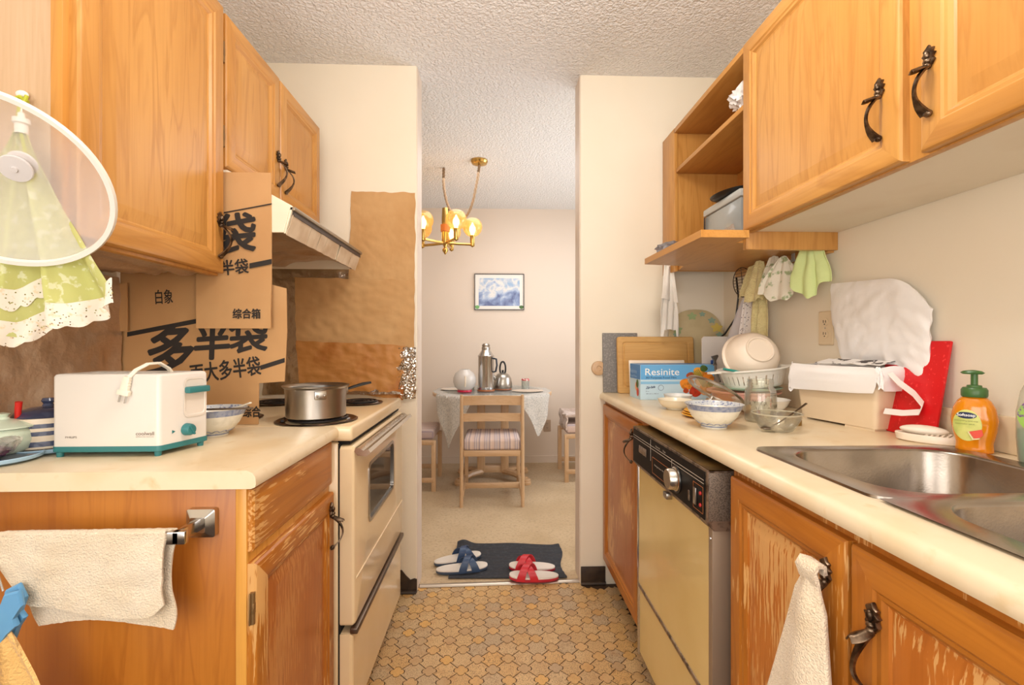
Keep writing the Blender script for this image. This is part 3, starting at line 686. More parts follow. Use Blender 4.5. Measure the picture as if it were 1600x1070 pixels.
g.loft([rrect(-.006, .006, -.005, .004, .002, .022, 2), rrect(-.008, .008, -.006, .004, .002, -.006, 2), rrect(-.012, .012, -.006, .004, .002, -.008, 2), rrect(-.012, .012, -.006, .004, .002, -.017, 2)], 0, Mp, True, True); part(pc, 'plug', g, cordm)
g = G(); g.box(-.007, -.0055, -.003, .002, -.033, -.016, M=Mp); g.box(.0055, .007, -.003, .002, -.033, -.016, M=Mp); part(pc, 'prong', g, chrome)

china = mat('glazed china', (232, 228, 214), .15, var=(60, (218, 214, 198), .45, .7), coat=.4)
china_blue = mat('cobalt glaze', (152, 160, 180), .2, var=(110, (122, 134, 166), .45, .6), coat=.4)
blueline = mat('blue brush marks', (196, 200, 204), .25, var=(170, (126, 134, 166), .54, .60))
def rice_bowl(name, label, x, y, z, R, H, group=None):
    t = thing(name, label, 'bowl', (x, y, z), group); s = R/.078; h = H/.068
    pr = [(0, .004*h), (.030*s, .004*h), (.031*s, 0), (.034*s, 0), (.035*s, .010*h), (.046*s, .016*h), (.060*s, .032*h), (.069*s, .050*h), (.0735*s, .060*h), (.0775*s, .067*h), (.078*s, .068*h), (.0765*s, .068*h), (.072*s, .060*h), (.058*s, .034*h), (.042*s, .018*h), (0, .014*h)]
    part(t, 'bowl_body', G().lathe(pr, (x, y, z), 48), china)
    part(t, 'rim_band', G().lathe([(.0701*s, .052*h), (.0740*s, .0605*h), (.0778*s, .0672*h), (.0782*s, .0678*h)], (x, y, z), 48), china_blue)
    part(t, 'inner_band', G().lathe([(.0764*s, .0678*h), (.0722*s, .0608*h), (.066*s, .0485*h)], (x, y, z), 48), blueline)
    g = G()
    for k in range(14):
        a0 = k*2*pi/14; n = 6
        P = [((.0385+.0075*sin(pi*i/n))*s*cos(a0+(i/n-.5)*.4), (.0385+.0075*sin(pi*i/n))*s*sin(a0+(i/n-.5)*.4), (.0112+.0048*sin(pi*i/n))*h) for i in range(n+1)]
        g.tube([(x+a, y+b, z+c) for a, b, c in P], .0013*s, 5)
    g.lathe([(.0347*s, .004*h), (.0356*s, .0075*h)], (x, y, z), 40); part(t, 'foot_pattern', g, china_blue)
    return t
rice_bowl('rice_bowl', 'blue-rimmed china bowl behind the toaster on the left worktop', -.722, 1.232, ZC, .078, .070)
g = G(); g.tube([(-.725, 1.25, .955), (-.68, 1.235, .985), (-.62, 1.215, 1.005)], [.006, .004, .0045], 8, flat=.5); g.sphere((-.735, 1.255, .95), (.016, .010, .006), 12)
solo('soup_spoon', g, china, 'white china spoon resting in the bowl behind the toaster', 'spoon')
g = G(); g.tube([(-.80, 1.16, .9935), (-.605, 1.200, .9935)], [.0028, .0022], 8)
solo('metal_skewer', g, mat('grey steel rod', (120, 108, 96), .3, 1), 'thin grey steel rod lying across the bowl behind the toaster', 'skewer')
# striped canister with lid, on a plate
navy = mat('navy glaze', (58, 66, 92), .22, coat=.4, var=(30, (80, 88, 116), .5, .7)); stone = mat('biscuit glaze', (222, 206, 182), .3)
lightblue = mat('pale blue enamel', (160, 192, 214), .25)
x, y = -.990, 1.078
def plate(name, label, x, y, r, ins):
    t = thing(name, label, 'plate', (x, y, ZC))
    part(t, 'rim', G().lathe([(0, 0), (r*.75, 0), (r*.98, .006), (r, .012), (r*.985, .0135), (r*.95, .0105), (0, .0105)], (x, y, ZC), 44), lightblue)
    part(t, 'centre', G().lathe([(r*.93, .0109), (r*.7, .0112), (0, .0112)], (x, y, ZC), 44), ins); return t
plate('plate', 'pale blue rimmed plate under the striped canister', x, y, .083, navy)
ct = thing('canister', 'cream stoneware canister with navy stripes and a navy lid', 'canister', (x, y, ZC+.0115)); zb = ZC+.0115
g = G(); r = .069; zs = [(0, 0), (.004, 1), (.014, 1), (.024, 0), (.038, 0), (.046, 1), (.053, 1), (.060, 0)]
prof = [(0, 0), (r-.004, 0), (r, .003)]; mi = [0, 0]
bands = [(.003, .007, 0), (.007, .018, 1), (.018, .030, 0), (.030, .039, 1), (.039, .046, 0), (.046, .055, 1), (.055, .066, 0)]
for a, b, c in bands: prof.append((r+.0004*c, b)); mi.append(c)
prof += [(r-.006, .066), (r-.007, .03), (0, .03)]; mi += [0, 0, 0]
part(ct, 'jar_body', g.lathe(prof, (x, y, zb), 48, mi), [stone, navy], angle=30)
g = G(); g.lathe([(.060, .062), (.060, .066), (.052, .076), (.03, .084), (.010, .087), (.008, .092), (.012, .098), (.009, .104), (0, .105)], (x, y, zb), 40); part(ct, 'lid', g, navy)
g = G(); g.tube([(x-.015, y-.050, zb+.058), (x-.012, y-.054, zb+.08), (x-.008, y-.056, zb+.102)], [.006, .0055, .006], 10); solo('red_spoon', g, mat('red plastic', (206, 34, 26), .35), 'red spoon handle sticking out of the striped canister', 'spoon')
plate('plate', 'pale blue rimmed plate at the left edge under the purple vegetable', -1.0, .968, .078, navy)
x, y, zb = -1.012, 1.003, ZC+.0115
mint = mat('mint glaze', (206, 220, 200), .2, coat=.4)
pm = thing('sugar_pot', 'pale mint lidded pot at the left edge beside the striped canister', 'pot', (x, y, zb))
part(pm, 'pot_body', G().lathe([(0, 0), (.034, 0), (.044, .008), (.049, .025), (.047, .042), (.043, .05), (.041, .05), (.04, .02), (0, .02)], (x, y, zb), 40), mint)
part(pm, 'lid', G().lathe([(.040, .050), (.052, .052), (.052, .055), (.035, .064), (.012, .069), (.008, .074), (.012, .080), (0, .083)], (x, y, zb), 40), mint)
vg = thing('wrapped_vegetable', 'purple vegetable in clear wrap on the plate at the left edge', 'vegetable', (-.975, .945, ZC+.012))
def blob(c, r, seed, am=.25, sc=4, n=22, M=None):
    g = G(); k = n//2
    g.sheet(n, k, lambda u, v: tuple(c[i]+r[i]*q*(1+am*nz(cos(2*pi*u)*sin(pi*v)*sc/2, sin(2*pi*u)*sin(pi*v)*sc/2+seed, cos(pi*v)*sc/2)) for i, q in enumerate((cos(2*pi*u)*sin(pi*v), sin(2*pi*u)*sin(pi*v), -cos(pi*v)))), M=M); return g
part(vg, 'flesh', blob((-.985, .945, ZC+.027), (.042, .018, .013), 3, .3, 6), mat('aubergine skin', (84, 52, 70), .4, var=(40, (130, 96, 112), .5, .7)))
part(vg, 'leaf', blob((-1.03, .94, ZC+.03), (.02, .012, .009), 8, .3, 6), mat('leaf green', (140, 190, 60), .5))
def wrapf(u, v):
    a = 2*pi*u; h = sin(pi*v); x = -.978+.056*cos(a)*h+.012*h*nz(cos(a)*4, sin(a)*4, v*6); y = .945+.024*sin(a)*h+.006*nz(cos(a)*6, sin(a)*6, v*6+3)
    return (x, y, ZC+.029-.017*cos(pi*v)+.022*max(0, cos(a))**2*h+.006*nz(u*20, v*14, 2)*h)
part(vg, 'clear_wrap', G().sheet(36, 18, wrapf), thin('cling film', (250, 248, 246), .86, .10, .12))

# ---------------------------------------------------------------- food cover and lace on the side of the tall cabinet
fc = thing('food_cover', 'round white mesh food cover hanging at the upper left edge', 'food cover', (-.754, .74, 1.399), rot=0)
n = Vector((sin(.378)*cos(-.679), -cos(.378)*cos(-.679), sin(-.679))); uu = Vector((0, 0, 1)).cross(n).normalized(); vv = n.cross(uu)
MF = Matrix(((uu.x, vv.x, n.x, 0), (uu.y, vv.y, n.y, 0), (uu.z, vv.z, n.z, 0), (0, 0, 0, 1))); R = .139
part(fc, 'rim', G().lathe([(R-.005, -.004), (R+.002, -.005), (R+.0045, 0), (R+.002, .005), (R-.005, .004)], n=72, M=MF, close=True), white_pl, angle=70)
def net(name, col, solid):
    m = bpy.data.materials.new(name); m.use_nodes = True; nt = m.node_tree; b = nt.nodes['Principled BSDF']
    b.inputs['Base Color'].default_value = lin(col); b.inputs['Roughness'].default_value = .7
    b.inputs['Alpha'].default_value = solid; return m
part(fc, 'mesh_dome', G().lathe([(R-.002, 0), (R*.93, -.016), (R*.8, -.034), (R*.6, -.052), (R*.35, -.065), (.001, -.070)], n=56, M=MF), net('white mesh', (236, 232, 230), .38))
part(fc, 'knob', G().lathe([(0, -.056), (.004, -.056), (.005, -.059), (.021, -.060), (.022, -.063), (.020, -.067), (.008, -.070), (.008, -.080), (.019, -.083), (.020, -.088), (0, -.091)], n=32, M=MF), mat('grey white plastic', (214, 208, 206), .4))
lace_y = mat('pale lime net', (208, 210, 128), .85, var=(70, (232, 234, 186), .56, .62))
nt = lace_y.node_tree; b = nt.nodes['Principled BSDF']; b.inputs['Alpha'].default_value = .74; b.inputs['Subsurface Weight'].default_value = 0
lw = mat('white lace', (232, 222, 206), .9, var=(120, (226, 200, 160), .55, .7)); nt = lw.node_tree; b = nt.nodes['Principled BSDF']
vo = N(nt, 'ShaderNodeTexVoronoi', Scale=170.); nt.links.new(coords(nt), vo.inputs['Vector']); gt = N(nt, 'ShaderNodeMath', _operation='GREATER_THAN'); gt.inputs[1].default_value = .20
nt.links.new(vo.outputs['Distance'], gt.inputs[0]); nt.links.new(gt.outputs[0], b.inputs['Alpha'])
lc = thing('lace_cover', 'folded lime green lace food cover hanging behind the white mesh cover', 'lace cover', (-.83, .85, 1.15))
def hemz(u): return 1.248-.062*(1-abs(2*u-1.05))**1.0-.020*abs(sin(u*9.5))+.0
def lcv(u, v):
    zt = 1.536; zb = hemz(u); hw = .006+.172*v**1.12; xc = -.824-.012*v
    fold = sin(u*23)*(.004+.014*v)+.006*v*sin(u*51)
    return (xc+(2*u-1)*hw, .846+fold+.004*nz(u*8, v*5, 1), zt+(zb-zt)*v)
part(lc, 'net_panel', G().sheet(90, 40, lcv), lace_y)
def hem(u, v):
    x, y, z = lcv(u, 1); k = .5+.5*abs(sin(u*40)); return (x+.003*sin(u*70)*v, y-.003+.003*sin(u*60+v*3)*v, z+.026-(.034+.010*k)*v)
part(lc, 'lace_hem', G().sheet(160, 8, hem), lw)
def hem2(u, v):
    x, y, z = lcv(u*.62, .93); return (x, y-.004, z+.045+.016*abs(2*u-1)-(.03+.008*abs(sin(u*36)))*v)
part(lc, 'lace_hem', G().sheet(110, 6, hem2), lw)
g = G(); g.lathe([(.009, 1.520), (.009, 1.536), (.012, 1.538), (.012, 1.546), (.005, 1.548), (.005, 1.556), (0, 1.557)], (-.822, .846, 0), 20); part(lc, 'neck', g, white_pl)
hk = thing('wall_hook', 'small white hook tied with green ribbon on the tall cabinet side', 'hook', (-.838, .87, 1.575))
g = G(); g.sphere((-.842, .868, 1.600), (.010, .007, .007), 14); g.tube([(-.838, .866, 1.592), (-.834, .858, 1.575), (-.828, .852, 1.556)], .002, 6); part(hk, 'hook_body', g, white_pl)
g = G(); g.tube([(-.852, .862, 1.588), (-.838, .860, 1.592), (-.826, .862, 1.584)], .003, 8); g.tube([(-.834, .860, 1.59), (-.832, .856, 1.57), (-.826, .860, 1.594)], .003, 8); g.tube([(-.835, .857, 1.585), (-.832, .85, 1.55), (-.806, .835, 1.49), (-.782, .812, 1.458)], .0025, 6); part(hk, 'ribbon', g, mat('olive ribbon', (176, 180, 50), .6))
def outlet(label, M, u, v, col, name='power_outlet'):
    o = M @ Vector((u, v, 0)); t = thing(name, label, 'outlet', o)
    part(t, 'cover_plate', G().loft([rrect(u-.035, u+.035, v-.057, v+.057, .004, .0003, 2), rrect(u-.035, u+.035, v-.057, v+.057, .004, .003, 2), rrect(u-.031, u+.031, v-.053, v+.053, .004, .0055, 2)], 0, M), col, angle=20)
    for s in (-1, 1):
        f = part(t, 'socket', G().lathe([(.0165, .0055), (.0165, .0075), (0, .0075)], (0, 0, 0), 20, M=M @ T(u, v+s*.02, 0), sx=1.0, sy=.85), col)
        g = G(); g.box(-.0065, -.0045, -.002, .007, .0072, .0082, M=M @ T(u, v+s*.02, 0)); g.box(.0045, .0065, -.002, .006, .0072, .0082, M=M @ T(u, v+s*.02, 0)); g.lathe([(.0022, .0072), (.0022, .0082), (0, .0082)], (0, -.007, 0), 8, M=M @ T(u, v+s*.02, 0)); part(f, 'slot', g, dark_gap)
    part(t, 'screw', G().lathe([(.003, .0055), (.0025, .007), (0, .007)], (0, 0, 0), 10, M=M @ T(u, v, 0)), chrome)
    return t
almond = mat('almond plastic', (226, 204, 170), .4)
outlet('almond wall outlet at the left edge below the lace cover', PXp(-1.068), .985, 1.215, almond)

# ---------------------------------------------------------------- doorway: mat and slippers
mat_m = mat('black ribbed rubber', (44, 46, 52), .8, var=(80, (62, 64, 70), .5, .7), bump=(300, .5))
def mt(u, v):
    TL, TR, BR, BL = (-.21, 2.685), (.361, 2.64), (.345, 2.275), (-.226, 2.292)
    x = (TL[0]*(1-u)+TR[0]*u)*(1-v)+(BL[0]*(1-u)+BR[0]*u)*v; y = (TL[1]*(1-u)+TR[1]*u)*(1-v)+(BL[1]*(1-u)+BR[1]*u)*v
    x += .012*sin(v*7)*(u > .5)*(u-.5)*2
    z = .0105+.0016*sin(v*60)+.022*max(0, 1-v*9)*(math.exp(-((u-.06)/.07)**2)+.3*math.exp(-((u-.55)/.2)**2)+.35*math.exp(-((u-1)/.05)**2))+.008*max(0, u-.95)*20*(v > .7)*(v-.7)
    return (x, y, z)
solo('door_mat', G().sheet(60, 90, mt, .004), mat_m, 'black ribbed rubber mat lying in the doorway under the slippers', 'mat')
def slipper(label, x0, y0, x1, y1, z, strap_c, side_c, group, toe, h=.058):
    """heel at local -x, toe at +x"""
    L = math.hypot(x1-x0, y1-y0); ang = math.atan2(y1-y0, x1-x0)
    t = thing('slipper', label, 'slipper', ((x0+x1)/2, (y0+y1)/2, z), group, rot=ang+(pi if toe < 0 else 0))
    def ol(k):
        o = []
        for i in range(28):
            a = 2*pi*i/28; ca, sa = cos(a), sin(a); x = (abs(ca)**.72)*(1 if ca > 0 else -1)*L/2; wv = .040+.006*ca; o.append((x*k, (abs(sa)**.8)*(1 if sa > 0 else -1)*wv*k))
        return o
    def lp(k, z): return [(x, y, z+.010*max(0, x/L)**2*2) for x, y in ol(k)]
    part(t, 'sole', G().loft([lp(.96, 0), lp(1, .004), lp(1, .014)], 0, None, True, True), side_c)
    part(t, 'footbed', G().loft([lp(.995, .014), lp(.995, .019), lp(.95, .0215), lp(.7, .0195), lp(.3, .019)], 0), mat('pale footbed', (226, 216, 204), .6, bump=(300, .3)))
    for s in (1, -1):
        P = []; sd = []
        for i in range(17):
            q = i/16; a = pi*q; xx = .032+s*.034*(q-.5)*2
            P.append((xx, -.0445*cos(a), .008+(h+.004*s)*sin(a)**.7))
            sd.append((cos(.75), s*sin(.5)*.9*sin(a), 0) if 0 else (1, s*.55*(-1 if 0 else 1)*sin(a)*0+.0, .25*cos(a)*0))
        part(t, 'strap', G().ribbon(P, [.040-.006*sin(pi*i/16) for i in range(17)], sd, .003), strap_c, angle=60)
    return t
navy_r = mat('navy rubber', (46, 70, 104), .4); slate_r = mat('slate rubber', (70, 84, 104), .5); red_r = mat('red rubber', (206, 30, 44), .4); crim = mat('crimson rubber', (196, 44, 62), .5)
slipper('rear navy slipper of the pair on the left of the mat', -.312, 2.425, -.075, 2.515, .012, navy_r, slate_r, 'navy slippers', 1)
slipper('front navy slipper of the pair on the left of the mat', -.292, 2.345, -.036, 2.385, .012, navy_r, slate_r, 'navy slippers', 1)
slipper('rear red slipper of the pair on the right of the mat', .072, 2.375, .304, 2.355, .012, red_r, crim, 'red slippers', -1)
slipper('front red slipper of the pair, nearest the kitchen floor', .070, 2.275, .310, 2.268, .012, red_r, crim, 'red slippers', -1)

# ---------------------------------------------------------------- dining room
TX, TY, TR_, TZ = -.02, 3.98, .50, .75
dt = thing('dining_table', 'round pale oak pedestal table in the dining room', 'table', (TX, TY, 0))
part(dt, 'tabletop', G().lathe([(0, TZ-.032), (TR_-.01, TZ-.032), (TR_, TZ-.026), (TR_, TZ-.006), (TR_-.008, TZ), (0, TZ)], (TX, TY, 0), 64), pale_oak_x)
for x in (-.115, .085):
    part(dt, 'column', G().box(x-.033, x+.033, TY-.03, TY+.03, .07, TZ-.03, .006), pale_oak)
    for sx, sy in ((1 if x > 0 else -1, -1), (1 if x > 0 else -1, 1)):
        P0 = Vector((x, TY, .07)); P1 = Vector((x+sx*.17, TY+sy*.17, .045)); g = G(); g.tube([P0, (P0+P1)/2+Vector((0, 0, .01)), P1], [.038, .034, .028], 8, flat=.7, up=(0, 0, 1)); g.lathe([(0, .006), (.038, .006), (.042, .012), (.042, .026), (.036, .032), (.036, .046), (.030, .052), (0, .054)], (P1.x, P1.y, 0), 24)
        part(dt, 'foot', g, pale_oak_x)
part(dt, 'crossbar', G().box(-.10, .07, TY-.02, TY+.02, .06, .12, .004), pale_oak_x)
cloth_m = mat('grey linen', (206, 200, 192), .9, var=(90, (180, 176, 170), .45, .62), bump=(200, .5))
def tcl(u, v):
    a = 2*pi*u; rho = v
    def ext(a):
        e = 0
        for c, wd, ln in ((radians(232), .40, .40), (radians(313), .38, .33), (radians(45), .5, .3), (radians(135), .5, .3)):
            d = abs((a-c+pi) % (2*pi)-pi); e = max(e, ln*(1-d/wd)) if d < wd else e
        return e
    e = ext(a); r = (.492 if e == 0 else .503); tot = r+e; d = rho*tot
    if d <= r: rr, z = d, TZ+.0015
    else:
        dd = d-r; rr = r+.012+.06*dd+.012*sin(a*17)*min(1, dd*6); z = TZ-dd+.004
    return (TX+rr*cos(a), TY+rr*sin(a), z)
solo('tablecloth', G().sheet(180, 30, tcl, -.0015), cloth_m, 'grey linen cloth with pointed corners hanging over the round table', 'tablecloth')
solo('round_glass_plate', G().lathe([(0, 0), (.40, 0), (.402, .003), (.40, .006), (0, .006)], (TX, TY-.02, TZ+.0045), 56), thin('table glass', (248, 250, 250), .95, .03, .15), 'clear round glass plate lying on the table cloth', 'glass plate')
ZT = TZ+.011
x, y = -.072, 3.86
g = G().lathe([(0, 0), (.072, 0), (.074, .004), (.072, .012), (0, .012)], (x, y, ZT), 32); solo('trivet', g, wood('red brown trivet', (170, 104, 62), (150, 84, 46), 'X'), 'round brown trivet under the tall steel vacuum flask', 'trivet')
th_ = thing('vacuum_flask', 'tall shiny steel vacuum flask with a dark handle on the dining table', 'flask', (x, y, ZT+.012)); z = ZT+.012
part(th_, 'flask_body', G().lathe([(0, 0), (.066, 0), (.068, .004), (.068, .018), (.064, .02), (.064, .265), (.067, .27), (.067, .278), (.06, .285), (.036, .322), (0, .322)], (x, y, z), 40), chrome)
part(th_, 'lid', G().lathe([(.034, .322), (.036, .345), (.030, .352), (.034, .362), (.024, .376), (0, .380)], (x, y, z), 28), steel)
g = G(); g.tube([(x+.060, y-.03, z+.255), (x+.085, y-.042, z+.25), (x+.09, y-.045, z+.20), (x+.080, y-.040, z+.15), (x+.060, y-.03, z+.145)], [.007, .008, .008, .008, .007], 8); part(th_, 'handle', g, mat('dark blue plastic', (36, 44, 60), .35))
x, y = .068, 3.97; z = ZT
g = G().lathe([(0, 0), (.075, 0), (.077, .004), (.075, .012), (0, .012)], (x, y, z), 32); solo('trivet', g, MATS['red brown trivet'], 'round brown trivet under the steel whistling kettle', 'trivet'); z += .012
kt = thing('kettle', 'brushed steel domed kettle with a black loop handle on the dining table', 'kettle', (x, y, z))
part(kt, 'kettle_body', G().lathe([(0, 0), (.076, 0), (.080, .006), (.079, .04), (.070, .085), (.052, .115), (.025, .13), (0, .132)], (x, y, z), 40), steel)
g = G(); P = [(x+.024*cos(radians(a))*1., y, z+.165+.058*sin(radians(a))) for a in range(-60, 245, 15)]; g.tube(P, .0075, 10); g.lathe([(.010, .130), (.008, .142), (.011, .150), (0, .154)], (x, y, z), 14); part(kt, 'handle', g, black_pl)
g = G(); g.tube([(x-.055, y-.02, z+.075), (x-.085, y-.03, z+.105), (x-.095, y-.034, z+.12)], [.018, .013, .011], 12); part(kt, 'spout', g, steel)
x, y, z = -.243, 3.80, ZT
gp = thing('globe_jug', 'round frosted glass jug on a red base on the dining table', 'jug', (x, y, z))
part(gp, 'base', G().lathe([(0, 0), (.058, 0), (.060, .004), (.056, .016), (0, .016)], (x, y, z), 32), mat('raspberry base', (206, 24, 66), .35))
part(gp, 'globe', G().lathe([(.05, .014), (.078, .04), (.092, .08), (.090, .115), (.074, .15), (.045, .172), (.040, .180), (.036, .180), (.040, .170), (.07, .147), (.086, .115), (.088, .08), (.075, .043), (.048, .018), (0, .017)], (x, y, z), 40), thin('frosted globe', (244, 240, 236), .35, .06, .2, (240, 234, 228)))
g = G(); g.tube([(x+.01, y-.09, z+.13), (x+.014, y-.118, z+.125), (x+.014, y-.122, z+.085), (x+.01, y-.098, z+.05)], .007, 8); part(gp, 'handle', g, cream_pl)
def glass_jar(name, label, x, y, z, r, h, capm, group=None, cap='lid'):
    t = thing(name, label, 'glass', (x, y, z), group)
    part(t, 'glass_body', G().lathe([(0, 0), (r, 0), (r, h), (r-.002, h), (r-.003, .006), (0, .006)], (x, y, z), 24), thin('clear glass', (240, 242, 238), .82, .08, .03))
    if capm: part(t, cap, G().lathe([(r+.0006, h*.86), (r+.0012, h), (r*.9, h+.004), (r*.5, h+.004)], (x, y, z), 24), capm)
    return t
glass_jar('glass_jar', 'small glass jar with a metal rim behind the frosted jug', -.205, 3.99, ZT-.0045, .034, .125, chrome, cap='rim')
glass_jar('drinking_glass', 'drinking glass with a red patterned rim at the right of the table', .265, 4.05, ZT-.0045, .034, .085, mat('red rim print', (200, 50, 60), .4, var=(80, (240, 226, 220), .5, .55)), cap='rim')
for lab, x, y, col in (('pale oval place mat on the left of the table', -.33, 4.02, (232, 220, 206)), ('beige oval place mat on the right of the table', .27, 3.86, (216, 198, 180))):
    solo('place_mat', G().lathe([(0, 0), (.13, 0), (.132, .002), (.13, .0035), (0, .0035)], (x, y, TZ+.011), 40, sx=1, sy=.75), mat('place mat '+lab[:5], col, .4), lab, 'place mat')
# chair seen from behind
def make_chair(label):
    t = thing('dining_chair', label, 'chair', (0, 0, 0))
    for s in (-1, 1):
        g = G(); g.tube([(s*.215, .0, .0), (s*.213, .0, .42), (s*.212, -.012, .60), (s*.211, -.03, .795)], [.016, .017, .016, .014], 10, flat=.8); part(t, 'back_post', g, pale_oak)
        g = G(); g.box(s*.205-.014, s*.205+.014, .41, .445, .0, .40, .004); part(t, 'front_leg', g, pale_oak)
        g = G(); g.box(s*.210-.011, s*.210+.011, .01, .43, .075, .112, .004); part(t, 'side_stretcher', g, pale_oak_x)
        g = G(); g.box(s*.210-.011, s*.210+.011, .01, .43, .365, .402, .004); part(t, 'seat_rail', g, pale_oak_x)
    part(t, 'front_stretcher', G().box(-.205, .205, .20, .225, .075, .115, .004), pale_oak_x)
    part(t, 'rear_rail', G().box(-.20, .20, -.012, .012, .362, .402, .004), pale_oak_x)
    for z0, z1, y in ((.605, .66, -.014), (.72, .785, -.027)):
        part(t, 'back_slat', G().sheet(16, 3, lambda u, v: (-.203+.406*u, y-.022*sin(pi*u)+.008, z0+(z1-z0)*v+.006*sin(pi*u)), .018), pale_oak_x)
    m = MATS.get('striped seat')
    if not m:
        m, nt, b = nodes('striped seat'); MATS['striped seat'] = m; v = coords(nt, (1, 1, 1)); sp = N(nt, 'ShaderNodeSeparateXYZ'); nt.links.new(v, sp.inputs[0])
        s1 = N(nt, 'ShaderNodeMath', _operation='MULTIPLY'); s1.inputs[1].default_value = 14.; nt.links.new(sp.outputs['X'], s1.inputs[0]); f = N(nt, 'ShaderNodeMath', _operation='FRACT'); nt.links.new(s1.outputs[0], f.inputs[0])
        r = ramp(nt, f.outputs[0], [(0, (222, 196, 180)), (.22, (214, 190, 180)), (.27, (150, 134, 146)), (.33, (222, 206, 200)), (.5, (176, 160, 168)), (.56, (226, 206, 192)), (.78, (160, 142, 150)), (.83, (224, 200, 186))])
        nt.links.new(r, b.inputs['Base Color']); b.inputs['Roughness'].default_value = .9; bumpn(nt, b, noise_tex(nt, v, 200, 2), .5)
    g = G().box(-.20, .20, .0, .43, .402, .462, .020, seg=3)
    for p in g.v: p.z += .035*max(0, 1-(p.x/.22)**2)*max(0, 1-((p.y-.21)/.26)**2)*(p.z > .44)+.012*(p.z > .44)
    part(t, 'cushion', g, m, angle=60); return t
ch = make_chair('pale oak dining chair with its back to the kitchen and a striped cushion'); ch.location = (-.018, 3.29, 0)
c2_ = copy_tree(ch); c2_.location = (-.90, 3.86, 0); c2_.rotation_euler.z = -pi/2; c2_['label'] = 'dining chair half hidden behind the left side of the doorway'
c3_ = copy_tree(ch); c3_.location = (1.02, 4.06, 0); c3_.rotation_euler.z = pi/2; c3_['label'] = 'dining chair half hidden behind the right side of the doorway'
for c in (ch, c2_, c3_): c['group'] = 'oak dining chairs'
fluff = mat('pale fleece', (224, 206, 196), .95, var=(30, (200, 176, 164), .4, .65), bump=(80, .9, .01), sheen=.4)
def flc(u, v):
    a = v*1.6; y = 3.86+.40*u
    if v < .55: return (.99-.40*v/.55*1.0, y, .56+.012*nz(u*6, v*6, 1))
    return (.587-.02*nz(u*5, v*5, 3), y, .56-.16*(v-.55)/.45*(.8+.4*nz(u*5, 1, 1))+.0)
solo('fleece_throw', G().sheet(24, 24, flc, .012), fluff, 'pale fluffy throw on the chair at the right side of the doorway', 'throw')
solo('plastic_bag', blob((.79, 4.09, .72), (.055, .08, .16), 12, .5, 5, 28), thin('hazy bag plastic', (238, 234, 232), .5, .1, .25, (232, 226, 222)), 'hazy plastic bag on the chair at the right side of the doorway', 'bag')
outlet('wall outlet low on the dining room wall under the table', PY(4.5), .504, .36, mat('brown plastic', (176, 152, 130), .5))
# framed picture
pf_ = thing('framed_picture', 'small blue cloud picture in a thin black frame on the dining wall', 'picture', (.043, 4.49, 1.468)); M = PY(4.498)
u0, u1, v0, v1 = -.193, .282, 1.468, 1.815
part(pf_, 'frame', G().loft([rrect(u0, u1, v0, v1, .001, 0, 1), rrect(u0, u1, v0, v1, .001, .018, 1), rrect(u0+.007, u1-.007, v0+.007, v1-.007, .001, .018, 1), rrect(u0+.007, u1-.007, v0+.007, v1-.007, .001, .012, 1)], 0, M, True, False), mat('thin black frame', (60, 54, 52), .4))
part(pf_, 'mount', G().box(u0+.007, u1-.007, v0+.007, v1-.007, .004, .010, M=M), mat('white mount', (240, 234, 226), .7))
m, nt, b = nodes('cloud print'); v = coords(nt, (1, 1, 1)); sp = N(nt, 'ShaderNodeSeparateXYZ'); nt.links.new(v, sp.inputs[0])
f = noise_tex(nt, v, 11, 5, .4); gz = N(nt, 'ShaderNodeMath', _operation='MULTIPLY_ADD'); nt.links.new(sp.outputs['Z'], gz.inputs[0]); gz.inputs[1].default_value = 1.3; gz.inputs[2].default_value = -.22
ad = N(nt, 'ShaderNodeMath', _operation='ADD'); nt.links.new(f, ad.inputs[0]); nt.links.new(gz.outputs[0], ad.inputs[1])
nt.links.new(ramp(nt, ad.outputs[0], [(.28, (96, 108, 150)), (.42, (140, 158, 196)), (.52, (188, 202, 222)), (.60, (232, 228, 224)), (.75, (158, 184, 214))]), b.inputs['Base Color']); b.inputs['Roughness'].default_value = .5
part(pf_, 'print', G().box(u0+.040, u1-.042, v0+.040, v1-.042, .008, .0108, M=M), m)
leafg = mat('sticker green', (120, 176, 104), .5)
for s, x in ((1, u0+.03), (-1, u1-.03)):
    g = G(); g.prism([(x+s*(.022*cos(t)-.004)*(1+.2*sin(3*t)), v0+.028+.017*sin(t)) for t in [2*pi*i/14 for i in range(14)]], .0102, .0112, M=M); part(pf_, 'leaf_sticker', g, leafg if s > 0 else mat('sticker dark green', (74, 110, 58), .5))
# chandelier
cx, cy = -.362, 3.45
cl = thing('chandelier', 'brass chandelier with amber glass globes hanging in the dining room', 'chandelier', (cx, cy, 1.80))
g = G(); g.lathe([(.009, 2.145), (.022, 2.14), (.026, 2.07), (.026, 2.02)], (cx, cy, 0), 24); g.lathe([(.026, 1.965), (.026, 1.88), (.018, 1.87), (.010, 1.855), (.020, 1.842), (.022, 1.83), (.012, 1.815), (.006, 1.805), (0, 1.80)], (cx, cy, 0), 24); part(cl, 'stem', g, brass)
part(cl, 'wood_collar', G().lathe([(.026, 2.02), (.034, 2.018), (.034, 1.968), (.026, 1.965)], (cx, cy, 0), 24), wood('orange wood collar', (206, 122, 52), (190, 104, 40), 'Z'))
amber = thin('amber glass', (255, 232, 184), .70, .05, .03, (253, 206, 120)); glow = mat('warm bulb', (255, 230, 180), .4, emit=((255, 220, 160), 12))
